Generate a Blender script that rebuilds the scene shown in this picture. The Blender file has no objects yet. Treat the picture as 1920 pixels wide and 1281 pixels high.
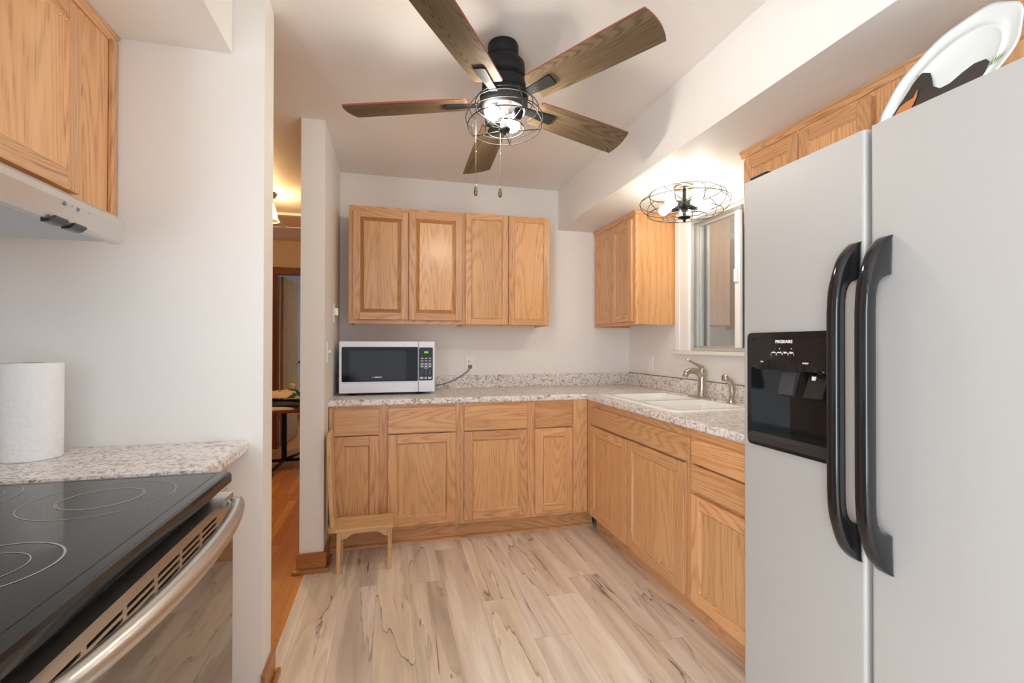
import bpy, bmesh, math, random
from mathutils import Vector, Matrix
random.seed(7)
PI = math.pi
scn = bpy.context.scene
COL = scn.collection

# ------------------------------------------------------------------ camera, world, exposure
cam_d = bpy.data.cameras.new('camera')
cam_d.sensor_fit = 'HORIZONTAL'; cam_d.sensor_width = 36.0
cam_d.lens = 887.78 / 1920 * 36.0
cam_d.clip_start = 0.02
cam = bpy.data.objects.new('camera', cam_d); COL.objects.link(cam)
_a, _b, _r = 0.2516, 0.0066, 0.0017
_F = Vector((math.sin(_a)*math.cos(_b), math.cos(_a)*math.cos(_b), math.sin(_b)))
_R = Vector((math.cos(_a), -math.sin(_a), 0)); _U = _R.cross(_F)
_R2 = _R*math.cos(_r) + _U*math.sin(_r); _U2 = _U*math.cos(_r) - _R*math.sin(_r)
cam.matrix_world = Matrix(((_R2.x, _U2.x, -_F.x, 0), (_R2.y, _U2.y, -_F.y, 0), (_R2.z, _U2.z, -_F.z, 1.2442), (0, 0, 0, 1)))
scn.camera = cam
scn.view_settings.view_transform = 'Standard'
scn.view_settings.look = 'None'
scn.view_settings.gamma = 1.0
scn.view_settings.use_curve_mapping = False
scn.view_settings.exposure = 1.2
scn.cycles.max_bounces = 10
scn.cycles.diffuse_bounces = 6
scn.cycles.use_denoising = True
world = bpy.data.worlds.new('world'); scn.world = world
world.use_nodes = True
world.node_tree.nodes['Background'].inputs[0].default_value = (0.75, 0.85, 1.0, 1)
world.node_tree.nodes['Background'].inputs[1].default_value = 0.6

def area_light(name, loc, rot, sx, sy, power, color):
    d = bpy.data.lights.new(name, 'AREA'); d.shape = 'RECTANGLE'; d.size = sx; d.size_y = sy
    d.energy = power; d.color = color
    o = bpy.data.objects.new(name, d); COL.objects.link(o); o.location = loc; o.rotation_euler = rot
    return o
# added fill panel at the wide opening in the wall behind the photographer
area_light('rear_fill', (0.25, -2.66, 1.35), (PI/2, 0, PI), 2.7, 1.9, 300, (0.88, 0.94, 1.0))
# added side fill at a made-up opening in the stove-side wall, behind the photographer
area_light('side_fill', (-1.36, -1.35, 1.10), (PI/2, 0, -PI/2), 1.7, 2.0, 56, (0.88, 0.94, 1.0))
BULB_FAN = 112.0
BULB_SINK = 22.0
BULB_HALL = 520.0

# ------------------------------------------------------------------ node helpers
class NT:
    def __init__(s, name):
        s.m = bpy.data.materials.new(name); s.m.use_nodes = True
        s.t = s.m.node_tree; s.t.nodes.clear()
        s.out = s.t.nodes.new('ShaderNodeOutputMaterial')
    def n(s, typ, ins=None, **kw):
        nd = s.t.nodes.new('ShaderNode' + typ)
        for k, v in kw.items(): setattr(nd, k, v)
        for k, v in (ins or {}).items():
            if isinstance(v, bpy.types.NodeSocket): s.t.links.new(v, nd.inputs[k])
            else: nd.inputs[k].default_value = v
        return nd
    def math(s, op, a, b=0.0, c=0.0):
        return s.n('Math', {0: a, 1: b, 2: c}, operation=op).outputs[0]
    def vec(s, x=0.0, y=0.0, z=0.0):
        return s.n('CombineXYZ', {0: x, 1: y, 2: z}).outputs[0]
    def noise(s, v, scale, detail=2.0, dist=0.0, rough=0.5):
        return s.n('TexNoise', {'Vector': v, 'Scale': scale, 'Detail': detail, 'Distortion': dist, 'Roughness': rough}).outputs[0]
    def mix(s, f, a, b, blend='MIX'):
        nd = s.n('Mix', data_type='RGBA', blend_type=blend)
        for i, v in ((0, f), (6, a), (7, b)):
            if isinstance(v, bpy.types.NodeSocket): s.t.links.new(v, nd.inputs[i])
            else: nd.inputs[i].default_value = v
        return nd.outputs[2]
    def ramp(s, f, stops):
        nd = s.n('ValToRGB', {0: f}); e = nd.color_ramp.elements
        while len(e) < len(stops): e.new(0.5)
        for q, (p, c) in zip(e, stops):
            q.position = p; q.color = (c[0], c[1], c[2], 1) if not isinstance(c, (int, float)) else (c, c, c, 1)
        return nd.outputs[0]
    def bsdf(s, base, rough=0.5, metal=0.0, bump=None, bstr=0.1, bdist=0.002, **kw):
        p = s.n('BsdfPrincipled', {'Base Color': base, 'Roughness': rough, 'Metallic': metal})
        for k, v in kw.items():
            k = k.replace('_', ' ')
            if isinstance(v, bpy.types.NodeSocket): s.t.links.new(v, p.inputs[k])
            else: p.inputs[k].default_value = v
        if bump is not None:
            bn = s.n('Bump', {'Height': bump, 'Strength': bstr, 'Distance': bdist})
            s.t.links.new(bn.outputs[0], p.inputs['Normal'])
        s.t.links.new(p.outputs[0], s.out.inputs[0])
        return s.m

def c4(r, g, b): return (r, g, b, 1.0)
def srgb(r, g, b):
    f = lambda v: (v/255/12.92) if v/255 <= 0.04045 else ((v/255+0.055)/1.055)**2.4
    return (f(r), f(g), f(b), 1.0)

def plain(name, col, rough=0.5, metal=0.0, **kw):
    t = NT(name); return t.bsdf(col, rough, metal, **kw)

def paint(name, col, rough=0.55):
    t = NT(name); tc = t.n('TexCoord').outputs['Object']
    h = t.noise(tc, 160.0, 3.0)
    big = t.noise(tc, 1.3, 2.0)
    c = t.mix(big, (col[0]*0.97, col[1]*0.97, col[2]*0.97, 1), col)
    return t.bsdf(c, rough, bump=h, bstr=0.06, bdist=0.002)

def oak(name, axis, light, mid, dark, rough=0.34, ring=1.0, coat=0.25, con=0.36):
    t = NT(name); tc = t.n('TexCoord').outputs['Object']
    rnd = t.n('ObjectInfo').outputs['Random']
    sp = t.n('SeparateXYZ', {0: tc}).outputs
    x, y, z = sp[0], sp[1], sp[2]
    k = 0.10
    sc = [1.0, 1.0, 1.0]; sc['xyz'.index(axis)] = k
    off = t.math('MULTIPLY', rnd, 37.0)
    v = t.vec(t.math('MULTIPLY_ADD', x, sc[0], off), t.math('MULTIPLY_ADD', y, sc[1], t.math('MULTIPLY', rnd, 91.0)), t.math('MULTIPLY_ADD', z, sc[2], off))
    n = t.noise(v, 5.2, 1.0, 0.25)
    rings = t.math('SINE', t.math('MULTIPLY', n, 215.0*ring))
    rings = t.math('MULTIPLY_ADD', rings, 0.5, 0.5)
    rings = t.math('POWER', rings, 2.2)
    sc2 = [260.0, 260.0, 260.0]; sc2['xyz'.index(axis)] = 9.0
    v2 = t.vec(t.math('MULTIPLY', x, sc2[0]), t.math('MULTIPLY', y, sc2[1]), t.math('MULTIPLY', z, sc2[2]))
    pores = t.noise(v2, 1.0, 2.0)
    broad = t.noise(v, 9.0, 2.0)
    base = t.mix(t.ramp(broad, [(0.3, 0.0), (0.7, 1.0)]), light, mid)
    base = t.mix(t.math('MULTIPLY', rings, con), base, dark)
    pm = t.math('MULTIPLY', t.ramp(pores, [(0.50, 0.0), (0.68, 1.0)]), t.math('MULTIPLY_ADD', rings, 0.4, 0.18))
    base = t.mix(pm, base, (dark[0]*0.6, dark[1]*0.55, dark[2]*0.5, 1))
    tone = t.math('MULTIPLY_ADD', rnd, 0.22, 0.89)
    base = t.mix(1.0, base, t.n('CombineColor', {0: tone, 1: tone, 2: tone}).outputs[0], 'MULTIPLY')
    return t.bsdf(base, rough, bump=pores, bstr=0.05, bdist=0.001, Coat_Weight=coat, Coat_Roughness=0.22, Specular_IOR_Level=0.5 if coat else 0.15)

L_, M_, D_ = srgb(222, 172, 124), srgb(212, 158, 108), srgb(172, 114, 68)
OAKX = oak('oak_grain_across', 'x', L_, M_, D_)
OAKY = oak('oak_grain_deep', 'y', L_, M_, D_)
OAKZ = oak('oak_grain_upright', 'z', L_, M_, D_)
OAKP = oak('oak_veneer_upright', 'z', srgb(222, 174, 124), srgb(214, 162, 110), srgb(182, 126, 78), ring=0.7, con=0.30)
OAKS = oak('oak_side_veneer', 'z', srgb(226, 172, 116), srgb(220, 162, 104), srgb(196, 136, 82), ring=0.45, con=0.26)
OAKD = oak('oak_groove_dark', 'z', srgb(190, 134, 76), srgb(180, 122, 66), srgb(146, 94, 48))
PINE = oak('pale_stool_wood', 'x', srgb(224, 188, 140), srgb(216, 176, 124), srgb(192, 146, 94), ring=0.6)
PINEZ = oak('pale_stool_wood_upright', 'z', srgb(224, 188, 140), srgb(216, 176, 124), srgb(192, 146, 94), ring=0.6)
TRIMW = oak('stained_trim_wood', 'x', srgb(188, 126, 70), srgb(176, 112, 58), srgb(140, 84, 42))
DOORW = oak('hall_door_wood', 'z', srgb(178, 142, 98), srgb(166, 128, 84), srgb(136, 100, 62), rough=0.7, coat=0.0)
JAMBW = oak('dark_jamb_wood', 'z', srgb(130, 66, 28), srgb(116, 56, 24), srgb(84, 40, 16))
BLADE = oak('weathered_blade_wood', 'x', srgb(126, 107, 83), srgb(98, 81, 61), srgb(42, 33, 24), rough=0.6, ring=2.2, con=0.34, coat=0.0)
WHITE = paint('wall_paint', srgb(236, 233, 229))
WHITEC = paint('ceiling_paint', srgb(236, 232, 228))
HALLP = paint('hall_paint', srgb(232, 214, 186))
BLUEP = paint('bedroom_paint', srgb(206, 212, 224))
CASING = plain('white_trim_enamel', srgb(240, 240, 238), 0.35)
STEEL = None

def brushed(name, col, rough=0.32, axis='y'):
    t = NT(name); tc = t.n('TexCoord').outputs['Object']
    sp = t.n('SeparateXYZ', {0: tc}).outputs
    sc = [700.0, 700.0, 700.0]; sc['xyz'.index(axis)] = 6.0
    v = t.vec(t.math('MULTIPLY', sp[0], sc[0]), t.math('MULTIPLY', sp[1], sc[1]), t.math('MULTIPLY', sp[2], sc[2]))
    n = t.noise(v, 1.0, 2.0)
    r = t.math('MULTIPLY_ADD', n, 0.16, rough-0.08)
    return t.bsdf(col, r, 1.0, bump=n, bstr=0.03, bdist=0.001)
STEEL = brushed('brushed_steel', c4(0.62, 0.60, 0.57), 0.34, 'y')
NICKEL = brushed('brushed_nickel', c4(0.55, 0.50, 0.43), 0.30, 'z')
HOODM = brushed('hood_steel', c4(0.64, 0.62, 0.60), 0.40, 'y')
HOODU = plain('hood_underside', srgb(186, 190, 196), 0.5, 0.2)
def fridge_paint():
    t = NT('silver_fridge_finish'); tc = t.n('TexCoord').outputs['Object']
    n = t.noise(tc, 900.0, 2.0); b = t.noise(tc, 240.0, 2.0)
    c = t.mix(n, c4(0.42, 0.415, 0.405), c4(0.49, 0.485, 0.475))
    return t.bsdf(c, 0.5, 0.2, bump=b, bstr=0.05, bdist=0.001)
FRIDGE = fridge_paint()
FRIDGEC = plain('fridge_case_grey', srgb(120, 122, 124), 0.5)
GASKET = plain('gasket_grey', srgb(112, 116, 118), 0.6)
BLACKG = plain('gloss_black_plastic', c4(0.012, 0.012, 0.013), 0.10)
BLACKS = plain('satin_black_metal', c4(0.012, 0.012, 0.013), 0.55, Specular_IOR_Level=0.25)
BLACKM = plain('matt_black', c4(0.01, 0.01, 0.01), 0.7)
CAGEB = plain('cage_black_wire', c4(0.012, 0.012, 0.012), 0.5)
CAGEG = plain('cage_grey_wire', c4(0.02, 0.019, 0.019), 0.5, 0.0)
CHROME = plain('polished_chrome', c4(0.75, 0.75, 0.75), 0.12, 1.0)
DGLASS = plain('black_ceran_glass', c4(0.012, 0.012, 0.013), 0.07, Specular_IOR_Level=0.40)
OGLASS = plain('oven_window_glass', c4(0.02, 0.018, 0.016), 0.05, Specular_IOR_Level=1.0, Coat_Weight=1.0, Coat_IOR=1.9, Coat_Roughness=0.03)
RING = plain('burner_print_grey', srgb(150, 150, 150), 0.3)
WPLAST = plain('white_plastic', srgb(234, 237, 247), 0.3)
IVORY = plain('ivory_plastic', srgb(240, 238, 230), 0.35)
PORC = plain('white_porcelain', srgb(244, 244, 242), 0.12, Coat_Weight=0.5)
GREYC = plain('grey_cord', srgb(122, 118, 112), 0.5)
WTEXT = plain('white_print', srgb(235, 235, 235), 0.5)
GREYB = plain('grey_keypad', srgb(120, 126, 128), 0.5)
MIRW = plain('microwave_glass', c4(0.012, 0.013, 0.016), 0.05, Specular_IOR_Level=0.28)
def emit(name, col, s):
    t = NT(name); e = t.n('Emission', {0: col, 1: s}); t.t.links.new(e.outputs[0], t.out.inputs[0]); return t.m
GREEN = emit('green_digits', c4(0.25, 0.9, 0.05), 0.9)
LED = emit('red_indicator', c4(1.0, 0.25, 0.2), 1.2)
BULBF = emit('fan_bulb_glow', c4(1.0, 0.91, 0.78), BULB_FAN)
BULBS = emit('sink_bulb_glow', c4(1.0, 0.91, 0.78), BULB_SINK)
BULBH = emit('hall_bulb_glow', c4(1.0, 0.72, 0.42), BULB_HALL)

def floor_mat(name, w, L, light, mid, grey, vein, veins, tint):
    t = NT(name); P = t.n('NewGeometry').outputs['Position']
    sp = t.n('SeparateXYZ', {0: P}).outputs
    x, y = t.math('ADD', sp[0], 20.03), t.math('ADD', sp[1], 20.0)
    cu = t.math('DIVIDE', x, w); cid = t.math('FLOOR', cu); cf = t.math('FRACT', cu)
    r0 = t.n('TexWhiteNoise', {'W': cid}, noise_dimensions='1D').outputs[0]
    ru = t.math('MULTIPLY_ADD', y, 1.0/L, t.math('MULTIPLY', r0, 7.0)); rid = t.math('FLOOR', ru); rf = t.math('FRACT', ru)
    wn = t.n('TexWhiteNoise', {'Vector': t.vec(cid, rid, 0.0)}, noise_dimensions='2D')
    r1 = wn.outputs[0]; rc = t.n('SeparateColor', {0: wn.outputs[1]}).outputs
    v = t.vec(t.math('MULTIPLY_ADD', r1, 40.0, sp[0]), t.math('MULTIPLY_ADD', sp[1], 0.06, t.math('MULTIPLY', rc[1], 30.0)), 0.0)
    n1 = t.noise(v, 9.0, 4.0, 0.5)
    n2 = t.noise(v, 28.0, 4.0, 0.3)
    col = t.ramp(n1, [(0.36, light), (0.54, mid), (0.72, grey)])
    col = t.mix(t.math('MULTIPLY', t.ramp(n2, [(0.46, 0.0), (0.58, 1.0)]), 0.50), col, (mid[0]*0.9, mid[1]*0.88, mid[2]*0.86, 1))
    fg = t.noise(t.vec(t.math('MULTIPLY', sp[0], 420.0), t.math('MULTIPLY', sp[1], 9.0), 0.0), 1.0, 2.0)
    col = t.mix(t.math('MULTIPLY', t.ramp(fg, [(0.45, 0.0), (0.7, 1.0)]), 0.22), col, grey)
    tn = t.math('MULTIPLY_ADD', rc[0], tint, 1.0-tint*0.5)
    col = t.mix(1.0, col, t.n('CombineColor', {0: tn, 1: tn, 2: t.math('MULTIPLY_ADD', rc[2], tint*0.5, 1.0-tint*0.3)}).outputs[0], 'MULTIPLY')
    if veins:
        v3 = t.vec(t.math('MULTIPLY_ADD', r1, 17.0, sp[0]), t.math('MULTIPLY_ADD', sp[1], 0.10, t.math('MULTIPLY', rc[2], 50.0)), 0.0)
        n3 = t.noise(v3, 6.0, 4.0, 0.35)
        d = t.math('ABSOLUTE', t.math('SUBTRACT', n3, 0.5))
        line = t.ramp(d, [(0.0, 1.0), (0.0065, 0.0)])
        halo = t.ramp(n3, [(0.495, 0.0), (0.502, 1.0), (0.60, 0.0)])
        msk = t.ramp(t.noise(v3, 10.0, 2.0), [(0.44, 0.0), (0.58, 1.0)])
        col = t.mix(t.math('MULTIPLY', halo, 0.40), col, grey)
        col = t.mix(t.math('MULTIPLY', t.math('MULTIPLY', line, msk), 0.85), col, vein)
        v4 = t.vec(t.math('MULTIPLY_ADD', rc[1], 29.0, sp[0]), t.math('MULTIPLY_ADD', sp[1], 0.08, t.math('MULTIPLY', r1, 80.0)), 0.0)
        n4 = t.noise(v4, 34.0, 2.0, 1.2)
        m4 = t.ramp(t.noise(v4, 7.0, 1.0), [(0.50, 0.0), (0.60, 1.0)])
        fl = t.ramp(n4, [(0.66, 0.0), (0.72, 1.0)])
        col = t.mix(t.math('MULTIPLY', t.math('MULTIPLY', fl, m4), 0.8), col, vein)
    jx = t.math('MINIMUM', cf, t.math('SUBTRACT', 1.0, cf)); jx = t.math('MULTIPLY', jx, w)
    jy = t.math('MINIMUM', rf, t.math('SUBTRACT', 1.0, rf)); jy = t.math('MULTIPLY', jy, L)
    j = t.math('LESS_THAN', t.math('MINIMUM', jx, jy), 0.0011)
    col = t.mix(t.math('MULTIPLY', j, 0.30), col, (vein[0], vein[1], vein[2], 1))
    return t.bsdf(col, 0.42, bump=t.math('SUBTRACT', 1.0, j), bstr=0.15, bdist=0.001)
FLOORM = floor_mat('spalted_maple_planks', 0.165, 1.22, srgb(247, 238, 225), srgb(234, 219, 200), srgb(186, 170, 154), srgb(84, 66, 52), True, 0.07)
HALLF = floor_mat('orange_oak_strips', 0.058, 0.9, srgb(216, 154, 88), srgb(200, 134, 70), srgb(164, 102, 52), srgb(80, 40, 16), False, 0.30)

def laminate():
    t = NT('speckled_granite_laminate'); tc = t.n('TexCoord').outputs['Object']
    wob = t.n('TexNoise', {'Vector': tc, 'Scale': 9.0, 'Detail': 2.0}).outputs[1]
    v = t.n('VectorMath', {0: tc, 1: t.n('VectorMath', {0: wob, 3: 0.06}, operation='SCALE').outputs[0]}, operation='ADD').outputs[0]
    a = t.noise(v, 22.0, 4.0, 1.6)
    b = t.noise(v, 60.0, 3.0, 1.0)
    c = t.noise(v, 120.0, 2.0, 0.5)
    col = t.ramp(a, [(0.34, srgb(190, 174, 170)), (0.45, srgb(238, 233, 228)), (0.60, srgb(232, 225, 220)), (0.70, srgb(168, 152, 150))])
    d = t.math('ABSOLUTE', t.math('SUBTRACT', t.noise(v, 17.0, 3.0, 2.2), 0.5))
    vein = t.math('MULTIPLY', t.ramp(d, [(0.0, 1.0), (0.045, 0.0)]), t.ramp(b, [(0.40, 0.0), (0.54, 1.0)]))
    col = t.mix(t.math('MULTIPLY', vein, 0.85), col, srgb(78, 62, 66))
    fle = t.math('MULTIPLY', t.ramp(b, [(0.62, 0.0), (0.68, 1.0)]), t.ramp(c, [(0.42, 0.0), (0.55, 1.0)]))
    col = t.mix(t.math('MULTIPLY', fle, 0.75), col, srgb(120, 102, 102))
    return t.bsdf(col, 0.28)
GRAN = laminate()

def glass_pane():
    t = NT('window_pane_glass')
    g = t.n('BsdfGlossy', {0: c4(0.9, 0.95, 0.95), 1: 0.01}); tr = t.n('BsdfTransparent', {0: c4(0.9, 0.93, 0.92)})
    lw = t.n('Fresnel', {0: 1.9}).outputs[0]
    f = t.math('MULTIPLY_ADD', lw, 0.9, 0.32)
    mx = t.n('MixShader', {0: f, 1: tr.outputs[0], 2: g.outputs[0]})
    mx = t.n('MixShader', {0: 0.24, 1: mx.outputs[0], 2: t.n('BsdfDiffuse', {0: srgb(200, 200, 202)}).outputs[0]})   # dusty insect screen
    t.t.links.new(mx.outputs[0], t.out.inputs[0]); return t.m
PANE = glass_pane()
def bulb_glass():
    t = NT('clear_shade_glass')
    g = t.n('BsdfGlossy', {0: c4(1, 1, 1), 1: 0.03}); tr = t.n('BsdfTransparent', {0: c4(0.95, 0.95, 0.95)})
    f = t.n('Fresnel', {0: 1.45}).outputs[0]
    mx = t.n('MixShader', {0: f, 1: tr.outputs[0], 2: g.outputs[0]}); t.t.links.new(mx.outputs[0], t.out.inputs[0]); return t.m
CLEAR = bulb_glass()

# ------------------------------------------------------------------ mesh builder
class MB:
    def __init__(s): s.v = []; s.f = []; s.mi = []; s.mats = []; s.sm = []
    def mat(s, m):
        if m not in s.mats: s.mats.append(m)
        return s.mats.index(m)
    def add(s, vs, fs, m, smooth=False):
        o = len(s.v); i = s.mat(m); s.v += [tuple(q) for q in vs]
        for f in fs: s.f.append([o+k for k in f]); s.mi.append(i); s.sm.append(smooth)
        return s
    def box(s, x0, x1, y0, y1, z0, z1, m, bev=0.0):
        x0, x1 = min(x0, x1), max(x0, x1); y0, y1 = min(y0, y1), max(y0, y1); z0, z1 = min(z0, z1), max(z0, z1)
        bm = bmesh.new(); bmesh.ops.create_cube(bm, size=1.0)
        for q in bm.verts: q.co = Vector(((x0+x1)/2+q.co.x*(x1-x0), (y0+y1)/2+q.co.y*(y1-y0), (z0+z1)/2+q.co.z*(z1-z0)))
        if bev: bmesh.ops.bevel(bm, geom=bm.edges[:], offset=min(bev, 0.45*min(x1-x0, y1-y0, z1-z0)), segments=2, affect='EDGES', profile=0.6)
        return s.bm(bm, m)
    def bm(s, bm, m, smooth=False, mtx=None):
        bm.verts.index_update()
        vs = [(mtx @ q.co) if mtx else q.co.copy() for q in bm.verts]
        s.add(vs, [[q.index for q in f.verts] for f in bm.faces], m, smooth); bm.free(); return s
    def prism(s, poly, axis, a0, a1, m, bev=0.0, seg=2, smooth=False):
        # poly: 2D points in the other two axes (cyclic order y,z / x,z / x,y), extruded along axis
        bm = bmesh.new()
        def mk(p, a): return {'x': (a, p[0], p[1]), 'y': (p[0], a, p[1]), 'z': (p[0], p[1], a)}[axis]
        A = [bm.verts.new(mk(p, a0)) for p in poly]; B = [bm.verts.new(mk(p, a1)) for p in poly]
        n = len(poly); caps = [bm.faces.new(A), bm.faces.new(B[::-1])]
        for i in range(n): bm.faces.new((A[(i+1) % n], A[i], B[i], B[(i+1) % n]))
        bmesh.ops.recalc_face_normals(bm, faces=bm.faces[:])
        if bev:
            ed = list({e for f in caps for e in f.edges})
            bmesh.ops.bevel(bm, geom=ed, offset=bev, segments=seg, affect='EDGES', profile=0.5)
        return s.bm(bm, m, smooth)
    def lathe(s, prof, c, m, seg=32, axis=(0, 0, 1), smooth=True, close=False):
        # prof: (r, h) along axis from c
        ax = Vector(axis).normalized(); q = ax.to_track_quat('Z', 'Y'); c = Vector(c); vs = []; fs = []
        for r, h in prof:
            for i in range(seg):
                a = 2*PI*i/seg; vs.append(c + q @ Vector((r*math.cos(a), r*math.sin(a), h)))
        k = len(prof)
        for j in range(k-1):
            for i in range(seg): fs.append((j*seg+i, j*seg+(i+1) % seg, (j+1)*seg+(i+1) % seg, (j+1)*seg+i))
        if prof[0][0] > 1e-5: fs.append(tuple(range(seg))[::-1])
        if prof[-1][0] > 1e-5: fs.append(tuple((k-1)*seg+i for i in range(seg)))
        bm = bmesh.new(); V = [bm.verts.new(v) for v in vs]
        for f in fs:
            try: bm.faces.new([V[i] for i in f])
            except ValueError: pass
        bmesh.ops.remove_doubles(bm, verts=bm.verts[:], dist=1e-6)
        bmesh.ops.recalc_face_normals(bm, faces=bm.faces[:])
        return s.bm(bm, m, smooth)
    def tube(s, pts, r, m, seg=8, closed=False, caps=True):
        pts = [Vector(p) for p in pts]; n = len(pts); vs = []; fs = []
        rr = r if isinstance(r, (list, tuple)) else [r]*n
        up = None
        for i, p in enumerate(pts):
            if closed: d = pts[(i+1) % n] - pts[i-1]
            else: d = pts[min(i+1, n-1)] - pts[max(i-1, 0)]
            d.normalize()
            if up is None:
                up = Vector((0, 0, 1)) if abs(d.z) < 0.9 else Vector((1, 0, 0))
            side = d.cross(up).normalized(); up = side.cross(d).normalized()
            for k in range(seg):
                a = 2*PI*k/seg; vs.append(p + (side*math.cos(a) + up*math.sin(a))*rr[i])
        for i in range(n if closed else n-1):
            for k in range(seg):
                j = (i+1) % n; fs.append((i*seg+k, i*seg+(k+1) % seg, j*seg+(k+1) % seg, j*seg+k))
        if caps and not closed:
            fs.append(tuple(range(seg))[::-1]); fs.append(tuple((n-1)*seg+k for k in range(seg)))
        return s.add(vs, fs, m, True)
    def ring(s, c, R, r, m, seg=48, axis=(0, 0, 1), rs=6):
        q = Vector(axis).normalized().to_track_quat('Z', 'Y')
        pts = [Vector(c) + q @ Vector((R*math.cos(2*PI*i/seg), R*math.sin(2*PI*i/seg), 0)) for i in range(seg)]
        return s.tube(pts, r, m, rs, closed=True)
    def sphere(s, c, r, m, sx=1, sy=1, sz=1, u=20, v=12):
        bm = bmesh.new(); bmesh.ops.create_uvsphere(bm, u_segments=u, v_segments=v, radius=1.0)
        return s.bm(bm, m, True, Matrix.Translation(Vector(c)) @ Matrix.Diagonal((r*sx, r*sy, r*sz, 1)))

def origin_of(p):
    o = Vector((0, 0, 0))
    while p is not None: o += Vector(p.location); p = p.parent
    return o

def obj(name, mb, parent=None, label=None, world=True, bevel=0.0):
    me = bpy.data.meshes.new(name)
    off = origin_of(parent) if world else Vector((0, 0, 0))
    me.from_pydata([tuple(Vector(v) - off) for v in mb.v], [], mb.f)
    for m in mb.mats: me.materials.append(m)
    me.polygons.foreach_set('material_index', mb.mi)
    me.polygons.foreach_set('use_smooth', mb.sm)
    me.update()
    o = bpy.data.objects.new(name, me); COL.objects.link(o)
    if parent is not None: o.parent = parent
    if label: o['label'] = label
    if bevel:
        md = o.modifiers.new('bevel', 'BEVEL'); md.width = bevel; md.segments = 2; md.limit_method = 'ANGLE'; md.angle_limit = 0.7
    return o

def thing(name, label, cat, loc=(0, 0, 0), group=None):
    o = bpy.data.objects.new(name, None); COL.objects.link(o); o.location = loc; o.empty_display_size = 0.05
    o['label'] = label; o['category'] = cat
    if group: o['group'] = group
    return o
def tag(o, label, cat, group=None):
    o['label'] = label; o['category'] = cat
    if group: o['group'] = group
    return o
def struct(name, mb, label=None):
    o = obj(name, mb); o['kind'] = 'structure'
    if label: o['label'] = label
    return o

def text_mesh(body, size, mat, mtx, align='CENTER', depth=0.0002, bold=0.0):
    cu = bpy.data.curves.new('lettering', 'FONT'); cu.body = body; cu.size = size; cu.align_x = align; cu.align_y = 'CENTER'
    cu.extrude = depth; cu.offset = bold; cu.resolution_u = 3
    t = bpy.data.objects.new('lettering', cu); COL.objects.link(t)
    dg = bpy.context.evaluated_depsgraph_get(); dg.update()
    me = bpy.data.meshes.new_from_object(t.evaluated_get(dg))
    vs = [mtx @ v.co for v in me.vertices]; fs = [list(p.vertices) for p in me.polygons]
    bpy.data.objects.remove(t); bpy.data.curves.remove(cu); bpy.data.meshes.remove(me)
    return vs, fs

# ------------------------------------------------------------------ dimensions
YW, XR, XL, ZC, ZS, XS = 3.605, 1.94, -0.352, 2.485, 2.167, 1.309
YB, XB = 2.972, 1.287           # face frames of the two base runs
CT = 0.914
YP, XP = 2.791, -0.476          # end of the stub wall
YN, XN = 1.806, -0.4265         # wall that faces the camera at the left
YREAR = -2.6
THR = -0.447

# ------------------------------------------------------------------ the setting
struct('floor', MB().prism([(-1.25, YREAR), (XR+0.1, YREAR), (XR+0.1, YW+0.1), (THR, YW+0.1), (THR, YN+0.05), (-1.25, YN+0.05)], 'z', -0.05, 0.0, FLOORM), 'pale spalted maple plank kitchen floor')
struct('hall_floor', MB().box(-3.0, THR-0.0005, YN+0.0505, 8.6, -0.05, -0.001, HALLF), 'orange oak strip floor of the hall')
struct('ceiling', MB().box(-3.0, XR+0.1, YREAR-0.1, 8.6, ZC, ZC+0.08, WHITEC))
struct('wall_back', MB().box(XL, XR+0.1, YW, YW+0.1, 0, ZC, WHITE))
# right wall with the window opening
WY0, WY1, WZ0, WZ1 = 1.62, 2.765, 1.205, 2.070
wr = MB().box(XR, XR+0.16, YREAR, WY0, 0, ZC, WHITE).box(XR, XR+0.16, WY1, YW, 0, ZC, WHITE).box(XR, XR+0.16, WY0, WY1, 0, WZ0-0.025, WHITE).box(XR, XR+0.16, WY0, WY1, WZ1, ZC, WHITE)
struct('wall_right', wr)
struct('wall_left', MB().box(XP, XL, YP, YW+0.1, 0, ZC, WHITE).box(XP, XL, YW+0.1, 6.15, 0, ZC, HALLP), 'white stub wall between hall and kitchen counter')
struct('wall_near', MB().box(-3.0, XN, YN, YN+0.129, 0, ZC, WHITE), 'white wall behind the small counter, facing the stove')
struct('wall_stove', MB().box(-1.30, -1.20, -0.45, YN, 0, ZC, WHITE).box(-1.30, -1.20, YREAR, -2.25, 0, ZC, WHITE).box(-1.30, -1.20, -2.25, -0.45, 2.12, ZC, WHITE))
rear = MB().box(-1.30, -1.15, YREAR-0.1, YREAR, 0, ZC, WHITE).box(1.65, XR+0.1, YREAR-0.1, YREAR, 0, ZC, WHITE).box(-1.15, 1.65, YREAR-0.1, YREAR, 0, 0.35, WHITE).box(-1.15, 1.65, YREAR-0.1, YREAR, 2.35, ZC, WHITE)
struct('wall_rear', rear)
struct('soffit_right', MB().box(XS, XR, YREAR, YW, ZS, ZC, WHITE), 'boxed soffit over sink and fridge')
struct('soffit_left', MB().box(-1.20, -0.528, YREAR, YN, 2.24, ZC, WHITE), 'boxed soffit over the stove')
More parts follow.
